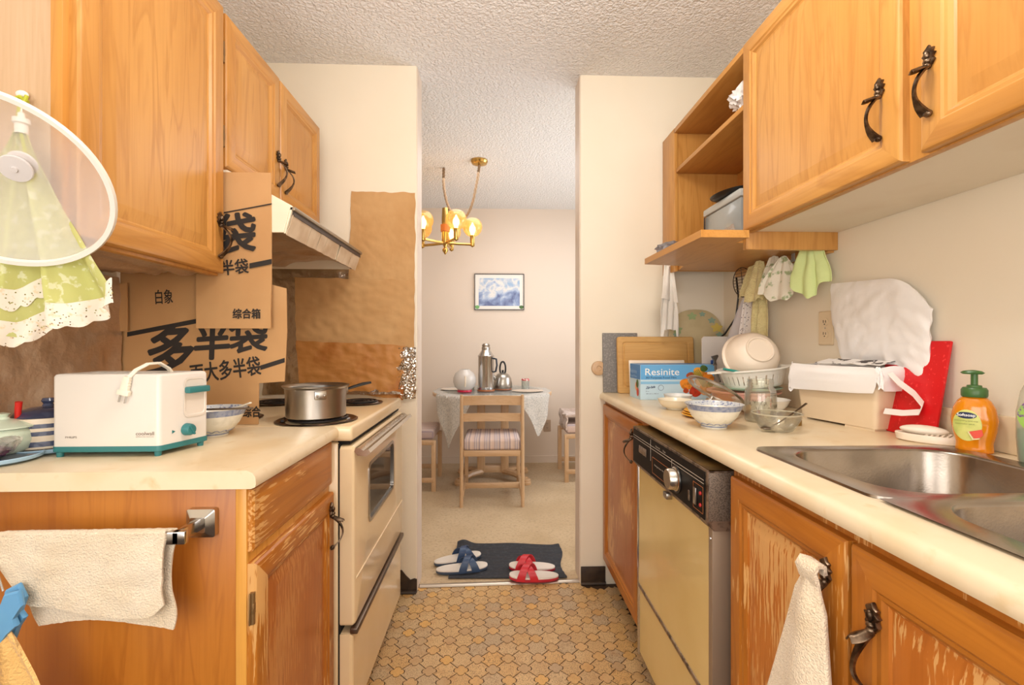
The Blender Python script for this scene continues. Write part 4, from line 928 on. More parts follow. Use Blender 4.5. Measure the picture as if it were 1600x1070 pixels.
for k, a in enumerate((10, 82, 154, 226, 298)):
    a = radians(a); ex, ey = cx+.20*cos(a), cy+.20*sin(a); g = G(); g.tube([(cx+.02*cos(a), cy+.02*sin(a), 1.885), ((cx+ex)/2, (cy+ey)/2, 1.883), (ex, ey, 1.884)], .010, 8, flat=1)
    g.lathe([(0, 1.862), (.006, 1.865), (.017, 1.872), (.018, 1.945), (.022, 1.950), (.0, 1.950)], (ex, ey, 0), 20); ar = part(cl, 'arm', g, brass)
    part(ar, 'globe', G().lathe([(.026, -.068), (.048, -.054), (.066, -.028), (.073, 0), (.068, .028), (.052, .052), (.034, .063)], (ex, ey, 2.012), 32), amber)
    part(ar, 'bulb', G().lathe([(0, 1.950), (.012, 1.950), (.014, 1.965), (.024, 1.99), (.022, 2.01), (.010, 2.03), (.004, 2.045), (0, 2.048)], (ex, ey, 0), 20), glow)
    l = light('chandelier_bulb', 'POINT', (ex, ey, 2.0), 1.1, (1, .78, .48), .02)
cn = thing('ceiling_canopy', 'round brass canopy on the dining ceiling feeding the chandelier cord', 'canopy', (-.108, 3.31, 2.41))
part(cn, 'plate', G().lathe([(0, 2.44), (.058, 2.44), (.060, 2.43), (.052, 2.416), (.02, 2.405), (0, 2.404)], (-.108, 3.31, 0), 36), brass)
def rope(P, r=.0095):
    g = G(); n = 90; pts = []
    V = [Vector(p) for p in P]
    for i in range(n+1):
        t = i/n*(len(V)-1); k = min(int(t), len(V)-2); f = t-k
        p0, p1, p2, p3 = V[max(k-1, 0)], V[k], V[k+1], V[min(k+2, len(V)-1)]
        pts.append(.5*((2*p1)+(-p0+p2)*f+(2*p0-5*p1+4*p2-p3)*f*f+(-p0+3*p1-3*p2+p3)*f**3))
    for ph in (0, 2.1, 4.2): g.tube([p+Vector((cos(i*.9+ph), sin(i*.9+ph), 0))*r*.55 for i, p in enumerate(pts)], r*.62, 5)
    return g
rp = mat('twisted cord', (150, 124, 96), .8)
part(cn, 'cord', rope([(-.108, 3.31, 2.405), (-.125, 3.33, 2.30), (-.165, 3.37, 2.14), (-.225, 3.42, 2.06), (-.30, 3.45, 2.09), (-.345, 3.452, 2.17), (-.372, 3.452, 2.30), (-.373, 3.455, 2.436)]), rp)

# ---------------------------------------------------------------- right: base units and worktop
XF = .53   # carcass front
M = PXn(XF)
bc = thing('base_cabinet', 'narrow honey wood base cabinet between the doorway and the dishwasher', 'cabinet', (.80, 1.91, 0))
part(bc, 'carcass', G().box(.545, 1.10, 1.60, 2.232, .10, .883), w_lo_v); part(bc, 'face_frame', G().box(XF, .545, 1.598, 2.232, .10, .885, .001), w_lo_v)
part(bc, 'toe_kick', G().box(.59, .60, 1.60, 2.232, 0, .10), dark_gap)
d = door(bc, -2.20, -1.665, .135, .868, M, w_lo_v, w_lo_h, w_red, th=.02); pull(d, -1.725, .775, PXn(XF-.018))
bs = thing('sink_cabinet', 'honey wood sink base cabinet with worn doors right of the dishwasher', 'cabinet', (.80, .60, 0))
part(bs, 'carcass', G().box(.545, 1.10, 1.003, 1.02, .10, .883).box(.545, 1.10, .16, 1.003, .10, .14), w_lo_v); part(bs, 'face_frame', G().box(XF, .545, .16, 1.022, .10, .885, .001), wood('sink frame', LO[0], LO[1], 'Z', worn=.3))
part(bs, 'toe_kick', G().box(.59, .60, .16, 1.02, 0, .10), dark_gap)
d1 = door(bs, -1.003, -.667, .135, .868, M, w_wv, w_lo_h, w_wv2); d2 = door(bs, -.658, -.325, .135, .868, M, w_wv, w_lo_h, w_wv2)
pull(d1, -.703, .765, PXn(XF-.018)); pull(d2, -.613, .745, PXn(XF-.018))
# worktop
wr = thing('worktop', 'long cream laminate worktop on the right holding the sink and dishes', 'worktop', (.80, 1.2, .886))
pf = [(.503, .895), (.505, .889), (.512, .886), (.585, .886), (.585, .920), (.520, .920), (.511, .916), (.505, .908)]
g = G(); g.prism(pf, -2.234, -.12, M=EX); g.box(.585, 1.11, 1.012, 2.234, .886, .92); g.box(1.015, 1.11, .12, 1.012, .886, .92); g.box(.585, 1.015, .12, .26, .886, .92)
part(wr, 'slab', g, LAM, angle=30)
part(wr, 'backsplash', G().box(1.092, 1.11, .12, 2.234, .92, 1.0, .004), LAM)
# sink
sk = thing('sink', 'double bowl stainless steel sink set into the right worktop', 'sink', (.80, .63, .75))
sink_m = mat('sink steel', (168, 158, 148), .24, 1, var=(9, (142, 132, 122), .4, .7), bump=(220, .06))
def srect(x0, x1, y0, y1, r, z): return rrect(x0, x1, y0, y1, r, z, 8)
def bowl(x0, x1, y0, y1, X0, X1, Y0, Y1, rc, r):
    g = G(); zt = .9245
    g.loft([srect(X0, X1, Y0, Y1, rc, zt-.004) if rc > .01 else srect(X0, X1, Y0, Y1, rc, zt), srect(X0+.001, X1-.001, Y0+(.001), Y1-.001, rc, zt), srect(x0-.006, x1+.006, y0-.006, y1+.006, r+.006, zt), srect(x0-.002, x1+.002, y0-.002, y1+.002, r+.002, zt-.0015), srect(x0, x1, y0, y1, r, zt-.006),
            srect(x0+.010, x1-.010, y0+.010, y1-.010, r, zt-.14), srect(x0+.02, x1-.02, y0+.02, y1-.02, r-.01, zt-.158), srect(x0+.05, x1-.05, y0+.05, y1-.05, r-.02, zt-.165)], 0, None, False, True)
    part(sk, 'bowl', g, sink_m, angle=50)
    cx_, cy_ = (x0+x1)/2, (y0+y1)/2; part(sk, 'drain', G().lathe([(.042, .001), (.040, .003), (.025, .0), (0, -.002)], (cx_, cy_, zt-.165), 28), chrome)
bowl(.622, .985, .705, .998, .575, 1.032, .682, 1.034, .03, .075)
bowl(.622, .985, .275, .655, .575, 1.032, .235, .682, .0005, .075)
# dishwasher
dw = thing('dishwasher', 'cream fronted dishwasher with a black control panel under the right worktop', 'dishwasher', (.80, 1.31, 0))
gold = mat('harvest cream enamel', (226, 200, 136), .25, var=(2.5, (214, 184, 116), .4, .7), coat=.2)
dgrey = mat('worn grey metal', (150, 132, 114), .4, .7, var=(60, (84, 70, 58), .45, .65), bump=(400, .3))
tarn = mat('tarnished brass sheet', (120, 92, 44), .45, .7, var=(12, (84, 62, 26), .4, .6))
DY0, DY1 = 1.032, 1.592
part(dw, 'tub', G().box(.535, 1.09, DY0+.005, DY1-.005, .02, .876), dgrey)
part(dw, 'top_sheet', G().box(.478, .60, DY0, DY1, .870, .8735), tarn)
M = PXn(.4875)
part(dw, 'door_panel', G().box(.489, .535, DY0+.022, DY1-.018, .345, .752), gold)
part(dw, 'side_trim', G().box(.4875, .535, DY0+.002, DY0+.022, .10, .748, .002), mat('satin side trim', (150, 130, 110), .4, .3)); part(dw, 'side_trim', G().box(.4875, .535, DY1-.018, DY1, .10, .752, .002), chrome)
part(dw, 'screw', G().lathe([(.005, 0), (.004, .002), (0, .0025)], (0, 0, 0), 12, M=PXn(.4878) @ T(-(DY0+.012), .715, 0)), chrome)
part(dw, 'kick_panel', G().box(.492, .535, DY0+.022, DY1-.018, .11, .332), gold); part(dw, 'panel_strip', G().box(.486, .500, DY0+.022, DY1-.018, .332, .345, .002), dgrey)
part(dw, 'toe_kick', G().box(.59, .60, DY0, DY1, 0, .10), dark_gap)
g = G(); g.prism([(.474, .752), (.4745, .872), (.535, .872), (.535, .735), (.490, .735)], -DY1, -DY0, M=EX); con = part(dw, 'console', g, dgrey, angle=20)
M = PXn(.4735); fy0, fy1 = -DY1+.008, -DY0-.008
cop = mat('copper print', (176, 104, 56), .5); glossb = mat('gloss black panel', (16, 11, 10), .5, spec=.2)
part(con, 'control_panel', G().box(fy0, fy1, .758, .866, 0, .0014, M=M), glossb)
g = G()
for v in (.846, .838): g.box(fy0+.003, fy1-.003, v, v+.0010, .0014, .0019, M=M)
g.box(-1.405, -1.404, .80, .864, .0014, .0019, M=M); g.box(-1.235, -1.234, .80, .846, .0014, .0019, M=M)
g.text('Normal', (-1.36, .851, -1.325, .857), M, depth=.002); g.text('Rinse', (-1.30, .851, -1.28, .857), M, depth=.002); part(con, 'print_lines', g, mat('silver print', (206, 196, 180), .5))
g = G()
for a, b, c, e in ((-1.39, -1.26, .768, .815), (-1.10, -1.047, .768, .828)):
    for q in ((a, b, c, c+.0012), (a, b, e, e+.0012), (a, a+.0012, c, e), (b-.0012, b, c, e)): g.box(q[0], q[1], q[2], q[3], .0014, .0019, M=M)
part(con, 'print_frame', g, cop)
g = G(); g.box(-1.515, -1.445, .800, .824, .0014, .0032, .001, M=M); part(con, 'name_badge', g, dgrey)
g = G()
for k in range(11): g.box(-1.513+k*.0062, -1.5095+k*.0062, .803, .815+.006*((k*7) % 3 > 0), .0032, .0042, M=M)
part(con, 'badge_relief', g, chrome)
g = G(); g.text('Energy Saver Dry', (-1.37, .793, -1.29, .799), M, depth=.002); part(con, 'lettering', g, mat('white print', (220, 212, 200), .5))
kx = M @ T(-1.205, .803, .0014)
part(con, 'dial', G().lathe([(.031, 0), (.031, .004), (.028, .006), (.0265, .022), (.024, .025), (.012, .0245), (0, .024)], (0, 0, 0), 36, M=kx), mat('spun aluminium', (206, 200, 190), .25, 1))
part(con, 'dial_skirt', G().lathe([(.036, 0), (.036, .0022), (0, .0022)], (0, 0, 0), 36, M=kx), black_pl)
for k, (u, v) in enumerate(((-1.060, .812), (-1.060, .785))): part(con, 'indicator', G().lathe([(.0045, .0014), (.004, .004), (0, .0045)], (0, 0, 0), 12, M=M @ T(u, v, 0)), mat('red indicator', (190, 30, 30), .3))
part(con, 'switch', G().box(-1.092, -1.078, .779, .818, .0014, .006, .001, M=M), steel); part(con, 'switch', G().box(-1.125, -1.117, .775, .80, .0014, .004, .0008, M=M), dgrey)
part(con, 'end_cap', G().box(.478, .532, DY0-.0012, DY0+.0005, .758, .866, .0005), mat('grey speckled cap', (128, 112, 98), .5, .3, var=(420, (84, 74, 64), .45, .6)))
part(dw, 'latch', G().box(.472, .492, 1.275, 1.305, .724, .742, .004), steel)
# towel on the sink door handle
rt = mat('cream hand towel', (242, 224, 196), .95, var=(10, (228, 204, 168), .45, .7), bump=(320, 1, .004), sheen=.3)
def htw(u, v):
    a = 2*pi*u; w0 = .022+.060*min(1, v*1.6)**1.1; k = min(1, v*8)
    y = .690+.050*v+(w0*(.45+.55*k))*cos(a); x = .478-.008*v+(.012+.020*v)*(.5+.5*k)*sin(a)*(.8+.3*sin(3*a+v*2)); z = .818-.42*v+.012*cos(a-.4)*(1-v)
    return (x, y-.010*v, z+.012*sin(a*2)*v)
g = G().sheet(48, 40, htw); g.ribbon([(.474, .690, .800), (.468, .690, .818), (.474, .690, .829), (.486, .690, .826), (.490, .692, .812)], [.040, .042, .040, .034, .03], (0, 1, 0), .006)
solo('towel', g, rt, 'cream hand towel hanging from the first sink cabinet door handle', 'towel', angle=80)

# ---------------------------------------------------------------- right: wall cabinet and open shelves
rc = thing('wall_cabinet', 'large two-door maple wall cabinet above the sink worktop', 'cabinet', (.95, .85, 1.51))
under = mat('white cabinet underside', (232, 220, 198), .6, var=(4, (222, 206, 180), .5, .75), bump=(50, .05))
part(rc, 'carcass', G().box(.825, 1.108, .20, 1.472, 1.522, 2.115), w_up_v); part(rc, 'underside', G().box(.828, 1.1085, .20, 1.474, 1.514, 1.522), under)
part(rc, 'face_frame', G().box(.809, .826, .20, 1.474, 1.508, 2.115, .001), w_up_v)
M = PXn(.809)
d1 = door(rc, -1.469, -.886, 1.511, 2.105, M, w_up_v, w_up_h, w_up_v); d2 = door(rc, -.845, -.265, 1.511, 2.105, M, w_up_v, w_up_h, w_up_v)
pull(d1, -.932, 1.635, PXn(.79)); pull(d2, -.822, 1.633, PXn(.79), 1.0)
for z in (2.02, 1.60): hinge(d1, -1.474, z, PXn(.806))
su = thing('open_shelf', 'open maple corner shelf unit with a wide jutting bottom board', 'shelf', (.95, 1.8, 1.45))
part(su, 'end_panel', G().box(.806, 1.109, 1.4765, 1.495, 1.457, 2.115, .001), w_up_v)
part(su, 'end_panel', G().box(.822, 1.109, 2.085, 2.10, 1.48, 2.115), w_up_v)
part(su, 'stile', G().box(.806, .822, 2.078, 2.225, 1.478, 2.12, .001), w_up_v)
part(su, 'top_board', G().box(.806, 1.109, 1.4955, 2.085, 2.098, 2.118, .001), w_up_h)
part(su, 'shelf_board', G().box(.812, 1.095, 1.4955, 2.084, 1.918, 1.936, .001), w_up_h)
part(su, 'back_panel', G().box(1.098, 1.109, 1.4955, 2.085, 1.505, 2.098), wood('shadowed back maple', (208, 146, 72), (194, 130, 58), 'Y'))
g = G(); g.prism([(.634, 1.42), (.785, 1.42), (.785, 1.4985), (1.097, 1.4985), (1.097, 2.083), (.824, 2.083), (.824, 2.07), (.80, 1.96), (.622, 1.925)], 1.482, 1.505); part(su, 'bottom_board', g, w_up_h, angle=20)
part(su, 'hook_rail', G().box(1.088, 1.1095, 1.4955, 2.085, 1.452, 1.482, .001), w_up_h)
# things on the shelves
gb = thing('storage_box', 'grey plastic box on the bottom board of the open shelf', 'box', (.94, 1.655, 1.505))
greyp = mat('grey plastic box', (150, 154, 152), .25, coat=.3, var=(6, (130, 136, 136), .4, .7))
part(gb, 'box_body', G().box(.812, 1.08, 1.52, 1.785, 1.506, 1.640, .004), greyp); part(gb, 'lid', G().box(.806, 1.085, 1.515, 1.79, 1.641, 1.668, .006), mat('pale grey lid', (176, 178, 174), .25, coat=.3))
part(gb, 'edge_seam', G().box(.8085, .812, 1.783, 1.7875, 1.506, 1.64), black_pl)
g = G().lathe([(0, .0), (.05, 0), (.066, .010), (.068, .014), (.062, .013), (.05, .006), (0, .006)], (0, 0, 0), 32, M=T(.845, 1.64, 1.6685) @ RY(-.10) @ T(0, 0, .006), sy=1.35); solo('black_dish', g, black_pl, 'shallow black oval dish lying on the grey plastic box', 'dish')
bagw = thin('white bag film', (252, 250, 246), .22, .06, .2, (248, 242, 238)); bagg = thin('grey bag film', (200, 198, 200), .40, .12, .18, (150, 146, 150))
def crbag(c, r, seed, sc=6, am=.5, n=30): return blob(c, r, seed, am, sc, n)
solo('plastic_bag', crbag((.845, 1.555, 1.985), (.045, .05, .04), 21, 9), bagw, 'crumpled white plastic bag on the upper board of the open shelf', 'bag')
solo('plastic_bag', blob((.715, 1.86, 1.534), (.062, .045, .028), 31, .4, 7, 28), bagg, 'grey plastic bag at the far tip of the jutting shelf board', 'bag')
solo('dark_cloth', blob((.725, 1.855, 1.527), (.040, .028, .014), 14, .4, 6), mat('charcoal cloth', (56, 52, 58), .8), 'dark bundle inside the grey plastic bag on the shelf tip', 'cloth')
solo('clear_wrapper', G().sheet(20, 8, lambda u, v: (.800-.008*v-.004*nz(u*8, v*6, 2), 1.53+.17*u, 1.512+.022*(1-u)*.8+.024*v+.005*nz(u*12, v*5, 6)), .001), MATS['cling film'], 'crumpled clear wrapper in front of the grey plastic box', 'wrapper')

# ---------------------------------------------------------------- hooks and cloths under the shelf
XW = 1.075
def hook(y, z, label, colr, rotten=0):
    g = G(); g.box(-.010, .010, -.016, .016, 0, .003, .001, M=PXn(1.088) @ T(-y, z+.002, 0)); g.tube([(1.084, y, z), (1.076, y, z-.012), (1.066, y, z-.016), (1.060, y, z-.010)], .0025, 6)
    return solo('adhesive_hook', g, colr, label, 'hook', 'adhesive hooks under the shelf')
silver = mat('silver plastic', (196, 196, 194), .3, .4)
hook(1.905, 1.455, 'white hook holding the wire rack, farthest under the shelf', white_pl); hook(1.80, 1.462, 'silver hook holding the yellow towels under the shelf', silver); hook(1.735, 1.466, 'silver hook just right of the yellow towels', silver)
hook(1.67, 1.466, 'silver hook above the first printed cloth', silver); hook(1.605, 1.466, 'white hook above the wide leaf-print cloth', white_pl)
def hang(name, y0, ztop, L, hw0, hw1, m, label, seed, folds=3, fa=.014, skew=0, x=1.052, tip=0, lean=0, group=None, th=.002, wx=.5):
    def f(u, v):
        hw = hw0+(hw1-hw0)*min(1, v*1.3)**.8; s = (2*u-1)
        bot = L*(1-.16*abs(nz(u*3, seed, 1))-tip*abs(s)**1.2)
        xo = -s*hw*wx; y = y0+s*hw*math.sqrt(1-wx*wx)+skew*v; ff = fa*sin(u*pi*folds+seed)*(.35+.65*v)
        return (min(1.085, x+xo-abs(ff)*.8-.004*nz(u*4, v*4, seed)-lean*v), y-ff*.4, ztop-bot*v+.006*(1-v)*cos(s*pi/2))
    return solo(name, G().sheet(36, 24, f, th), m, label, 'cloth', group)
ytow = mat('pale yellow terry', (230, 216, 158), .95, var=(30, (214, 196, 138), .45, .65), bump=(200, .9, .006), sheen=.3)
leafp = mat('leaf print cotton', (240, 234, 216), .9, var=(34, (172, 184, 140), .56, .62), bump=(200, .3)); greencl = mat('pale green cotton', (214, 230, 160), .9, bump=(160, .3))
dots = mat('dotted white cotton', (238, 232, 228), .9, bump=(160, .3)); ntd = dots.node_tree; vv_ = N(ntd, 'ShaderNodeTexVoronoi', Scale=105.); ntd.links.new(coords(ntd), vv_.inputs['Vector'])
ntd.links.new(ramp(ntd, vv_.outputs['Distance'], [(.22, (112, 100, 110)), (.30, (238, 232, 228))]), ntd.nodes['Principled BSDF'].inputs['Base Color'])
hang('dishcloth', 1.815, 1.452, .27, .016, .034, ytow, 'long pale yellow towel hanging lowest under the shelf', 2, 2, .020)
hang('dishcloth', 1.842, 1.462, .125, .018, .036, ytow, 'short pale yellow towel folded over the hook beside the wire rack', 5, 2, .022, x=1.04, lean=.01)
hang('dishcloth', 1.785, 1.470, .155, .016, .036, ytow, 'pale yellow towel draped in front of the longest one', 6, 2, .02, x=1.028, lean=.02)
hang('dishcloth', 1.715, 1.476, .13, .014, .040, leafp, 'narrow white leaf-print cloth beside the yellow towels', 8, 3, .018, x=1.045, skew=.01)
hang('dishcloth', 1.640, 1.462, .165, .012, .080, leafp, 'wide white cloth with green leaf print under the shelf', 4, 3, .016, skew=.02, x=1.035, tip=.25)
hang('dishcloth', 1.520, 1.484, .185, .026, .062, greencl, 'plain pale green cloth nearest the end of the shelf', 9, 3, .016, x=1.05, tip=.3)
hang('mesh_bag', 1.935, 1.35, .26, .020, .105, net('laundry mesh', (236, 232, 238), .5), 'white mesh bag hanging behind the dotted cloth', 3, 4, .010, x=1.066)
hang('dishcloth', 1.90, 1.345, .25, .012, .036, dots, 'white dotted cloth hanging under the wire rack', 7, 3, .016, x=1.045)
wr_ = thing('wire_rack', 'small round dark wire rack hanging from a hook under the shelf', 'rack', (1.05, 1.92, 1.36)); dwire = mat('dark wire', (84, 66, 52), .4, .8)
MR = T(1.046, 1.945, 1.412) @ RZ(.12) @ RY(radians(84))
part(wr_, 'ring', G().tube([MR @ Vector((.062*cos(a), .062*sin(a), 0)) for a in [2*pi*i/36 for i in range(37)]], .0018, 6), dwire)
g = G()
for k in range(-4, 5): q = math.sqrt(.062**2-(k*.013)**2); g.tube([MR @ Vector((k*.013, -q, 0)), MR @ Vector((k*.013, q, 0))], .0011, 5)
g.tube([MR @ Vector((-.062, 0, -.001)), MR @ Vector((.062, 0, -.001))], .0016, 5); part(wr_, 'bars', g, dwire)
wtw = mat('white cotton', (242, 236, 226), .9, bump=(180, .5, .004))
def wt2(u, v):
    s = 2*u-1; hw = .012+.028*min(1, v*1.6); a = .012*sin(u*9+v*3)*(.3+v)
    return (.793+s*hw+.010*v, 2.135-abs(a)-.012*v*(1-v), 1.514-.30*v*(1-.08*abs(nz(u*3, 1, 5)))-(.03 if abs(s) > .7 else 0)*v)
g = G().sheet(30, 30, wt2, .002); g.sheet(16, 14, lambda u, v: (.800+.038*(2*u-1)*(.4+.6*v), 2.120-.010*sin(u*7), 1.505-.145*v-.02*u*v), .002); solo('dishcloth', g, wtw, 'white cloth hanging from the far end of the shelf above the cutting boards', 'cloth')
g = G(); g.tube([(.80, 2.128, 1.520), (.795, 2.125, 1.513), (.79, 2.13, 1.508)], .003, 6); g.box(.79, .805, 2.122, 2.126, 1.505, 1.53, .001); solo('adhesive_hook', g, white_pl, 'small white hook holding the white cloth at the far shelf end', 'hook', 'adhesive hooks under the shelf')
solo('electric_cable', G().tube([(1.088, 2.075, 1.45), (1.084, 2.05, 1.36), (1.078, 2.06, 1.27), (1.05, 2.10, 1.20), (1.01, 2.14, 1.15), (.99, 2.16, 1.09)], .004, 8), black_pl, 'black power cord running down the wall to the low corner outlet', 'cord')
outlet('almond wall outlet between the hanging cloths and the waste bin', PXn(1.11), -1.530, 1.206, almond)
cornr = outlet('almond outlet low in the corner behind the cutting boards', PY(2.235), .985, 1.07, mat('tan plastic', (222, 192, 150), .4))

# ---------------------------------------------------------------- boards against the doorway wall
M = T(.60, 2.205, ZC) @ RX(radians(-5))
granite = mat('grey speckled board', (122, 118, 114), .6, var=(150, (150, 144, 138), .5, .65))
g = G().box(-.085, .085, 0, .010, .001, .285, .003, M=M); solo('grey_board', g, granite, 'grey speckled board leaning on the doorway wall behind the wooden board', 'board')
cb = thing('cutting_board', 'wooden cutting board with a juice groove leaning behind the film box', 'cutting board', (.755, 2.17, ZC)); M = T(.757, 2.165, ZC) @ RX(radians(-4)) @ Matrix(((1, 0, 0, 0), (0, 0, -1, 0), (0, 1, 0, 0), (0, 0, 0, 1)))
bw = wood('butcher maple', (222, 180, 116), (206, 158, 92), 'X', s=1.3, rings=.3)
g = G(); g.loft([rrect(-.182, .182, .001, .266, .012, -.018, 4), rrect(-.182, .182, .001, .266, .012, -.003, 4), rrect(-.179, .179, .004, .263, .010, 0, 4), rrect(-.158, .158, .025, .242, .012, 0, 4), rrect(-.155, .155, .028, .239, .012, -.004, 4), rrect(-.151, .151, .032, .235, .012, -.004, 4), rrect(-.148, .148, .035, .232, .010, 0, 4)], 0, M, True, True)
part(cb, 'board', g, bw, angle=20)
M = T(.735, 2.075, ZC) @ RX(radians(-8)); solo('plastic_board', G().box(-.130, .125, 0, .008, .001, .160, .003, M=M), cream_pl, 'small cream plastic board between the film box and the wooden board', 'board')
M = T(1.005, 2.02, ZC) @ RX(radians(-4)); g = G().prism([(-.10, .002), (.095, .002), (.098, .255), (.09, .265), (-.085, .265), (-.095, .255)], 0, .008, M=M @ Matrix(((1, 0, 0, 0), (0, 0, -1, 0), (0, 1, 0, 0), (0, 0, 0, 1))), b=.002)
solo('plastic_board', g, mat('milky plastic', (232, 226, 220), .35), 'milky white plastic board standing behind the upturned bowl', 'board')
ov = thing('oval_board', 'stone coloured oval board with leaf pattern leaning in the corner under the shelf', 'board', (.965, 2.19, ZC)); MO = T(.966, 2.185, ZC) @ RX(radians(-5)) @ Matrix(((1, 0, 0, 0), (0, 0, -1, 0), (0, 1, 0, 0), (0, 0, 0, 1)))
g = G(); lo = lambda k, w: [(.140*k*abs(cos(t))**.75*(1 if cos(t) > 0 else -1), .20+.198*k*abs(sin(t))**.8*(1 if sin(t) > 0 else -1), w) for t in [2*pi*i/48 for i in range(48)]]
g.loft([lo(1, -.008), lo(1, -.002), lo(.985, 0)], 0, MO, True, True); part(ov, 'board', g, mat('stone print', (206, 190, 150), .45, var=(9, (192, 174, 132), .4, .7)))
lp1 = mat('faded leaf green', (164, 182, 130), .5); lp2 = mat('faded yellow', (212, 190, 96), .5); lp3 = mat('faded teal', (142, 168, 150), .5)
for u, v, r, m in ((-.095, .30, .022, lp1), (-.10, .275, .014, lp3), (-.02, .365, .020, lp1), (.03, .375, .013, lp3), (.075, .345, .016, lp3), (.098, .31, .024, lp2), (.11, .275, .016, lp3)):
    part(ov, 'leaf_print', G().prism([(u+r*(1+.3*sin(5*t))*cos(t), v+r*.8*(1+.3*sin(5*t))*sin(t)) for t in [2*pi*i/20 for i in range(20)]], .0004, .001, M=MO), m)
g = G().lathe([(0, 0), (.034, 0), (.035, .004), (.033, .014), (.028, .017), (.012, .017), (.010, .012), (0, .012)], (0, 0, 0), 32, M=PY(2.235) @ T(.497, 1.035, 0)); solo('wooden_knob', g, pale_oak, 'round wooden wall knob on the doorway wall left of the grey board', 'knob')
# film box
fb = thing('film_box', 'blue and white cardboard box of food film with a fruit picture', 'box', (.76, 1.96, ZC))
x0, x1, y0, y1, z0, z1 = .604, .915, 1.925, 2.0, ZC+.0005, 1.066
MB = T(0, 0, 0)
pale = mat('pale blue card', (196, 222, 236), .45); blue = mat('mid blue card', (100, 172, 226), .45, var=(4, (120, 184, 230), .4, .7)); deep = mat('deep blue card', (76, 138, 200), .45)
sk2 = Matrix(((1, 0, 0, 0), (0, 1, 0, 0), (0, 0, 1, 0), (0, 0, 0, 1)))
g = G(); g.add([(x0, y0, z0), (x1, y0, z0), (x1, y0, z1), (x0, y0, z1), (x0-.004, y1+.06, z0), (x1, y1+.06, z0), (x1, y1+.06, z1), (x0-.004, y1+.06, z1)], [(0, 1, 2, 3), (5, 4, 7, 6), (4, 0, 3, 7), (1, 5, 6, 2), (3, 2, 6, 7), (4, 5, 1, 0)], [0, 0, 0, 0, 1, 0]); part(fb, 'carton', g, [pale, deep])
M = PY(y0); MS = PXn(x0-.0022)
g = G(); g.box(x0+.001, x1-.001, 1.004, z1-.001, .0002, .0006, M=M); part(fb, 'blue_band', g, blue)
g = G(); g.add([(x0-.0006, y0+.001, 1.004), (x0-.0045, y1+.058, 1.004), (x0-.0045, y1+.058, z1-.001), (x0-.0006, y0+.001, z1-.001)], [(0, 1, 2, 3)]); part(fb, 'side_band', g, deep)
g = G(); g.box(x0+.001, x1-.001, .985, .996, .0002, .0006, M=M); part(fb, 'sky_band', g, mat('sky blue card', (140, 194, 228), .45))
wp = mat('white lettering', (250, 248, 244), .6); dk = mat('navy lettering', (38, 60, 104), .6)
g = G(); g.text('Resinite', (.624, 1.022, .767, 1.050), M, depth=.001); part(fb, 'lettering', g, wp)
g = G(); g.text('All Purpose Food Film', (.626, 1.005, .755, 1.017), M, depth=.0011); g.text('Zip-Safe', (.626, .965, .666, .977), M, shear=.4, bold=.02, rot=.1, depth=.001); g.tube([M @ Vector((.690+.011*cos(a), .970+.011*sin(a), .0008)) for a in [2*pi*i/24 for i in range(25)]], .0006, 4); g.text('30 cm', (.626, .954, .640, .957), M, depth=.001); g.text('30 cm x 60 m', (.628, .944, .680, .948), M, depth=.001); part(fb, 'small_print', g, dk)
g = G()
for t_, a, b in (('Resinite', 1.028, 1.045), ('Food Film', 1.010, 1.020)):
    g.text(t_, (-2.05, a, -1.955, b), PXn(x0-.0062), depth=.0002)
part(fb, 'side_lettering', g, mat('pale print', (170, 204, 232), .6))
fr_ = [((.800, .985), .030, (240, 146, 40)), ((.850, 1.035), .024, (244, 170, 60)), ((.885, 1.01), .028, (238, 140, 40)), ((.835, .955), .026, (204, 60, 30)), ((.880, .965), .030, (240, 158, 60)), ((.815, 1.02), .018, (180, 84, 40)), ((.855, .995), .022, (232, 190, 140)), ((.905, .985), .014, (90, 120, 50)), ((.870, 1.05), .016, (96, 128, 60)), ((.795, .958), .012, (220, 90, 40))]
for k, ((u, v), r, c) in enumerate(fr_):
    u = min(u, x1-.002-r) if u+r > x1-.002 else u
    part(fb, 'fruit_print', G().prism([(u+r*(1+.08*sin(3*t+k))*cos(t), v+r*.85*(1+.08*cos(2*t+k))*sin(t)) for t in [2*pi*i/22 for i in range(22)]], .0007+.0001*k, .0010+.0001*k, M=M), mat('fruit print %d' % k, c, .5, var=(50, tuple(int(q*.8) for q in c), .45, .6)))
g = G()
for k in range(5): g.tube([M @ Vector((.822+.006*k, 1.035+.003*k, .002)), M @ Vector((.85+.006*k, 1.0, .0022)), M @ Vector((.868+.007*k, .972, .002))], .0018, 5)
part(fb, 'asparagus_print', g, mat('asparagus green', (140, 152, 60), .5))
for k, (yy, zz, c) in enumerate(((1.955, .95, (206, 70, 50)), (1.975, .972, (236, 170, 120)), (1.96, .985, (90, 120, 60)))):
    part(fb, 'side_print', G().prism([(-yy+.014*cos(t), zz+.018*sin(t)) for t in [2*pi*i/14 for i in range(14)]], .0002, .0006, M=PXn(x0-.0022)), mat('side print %d' % k, c, .5))

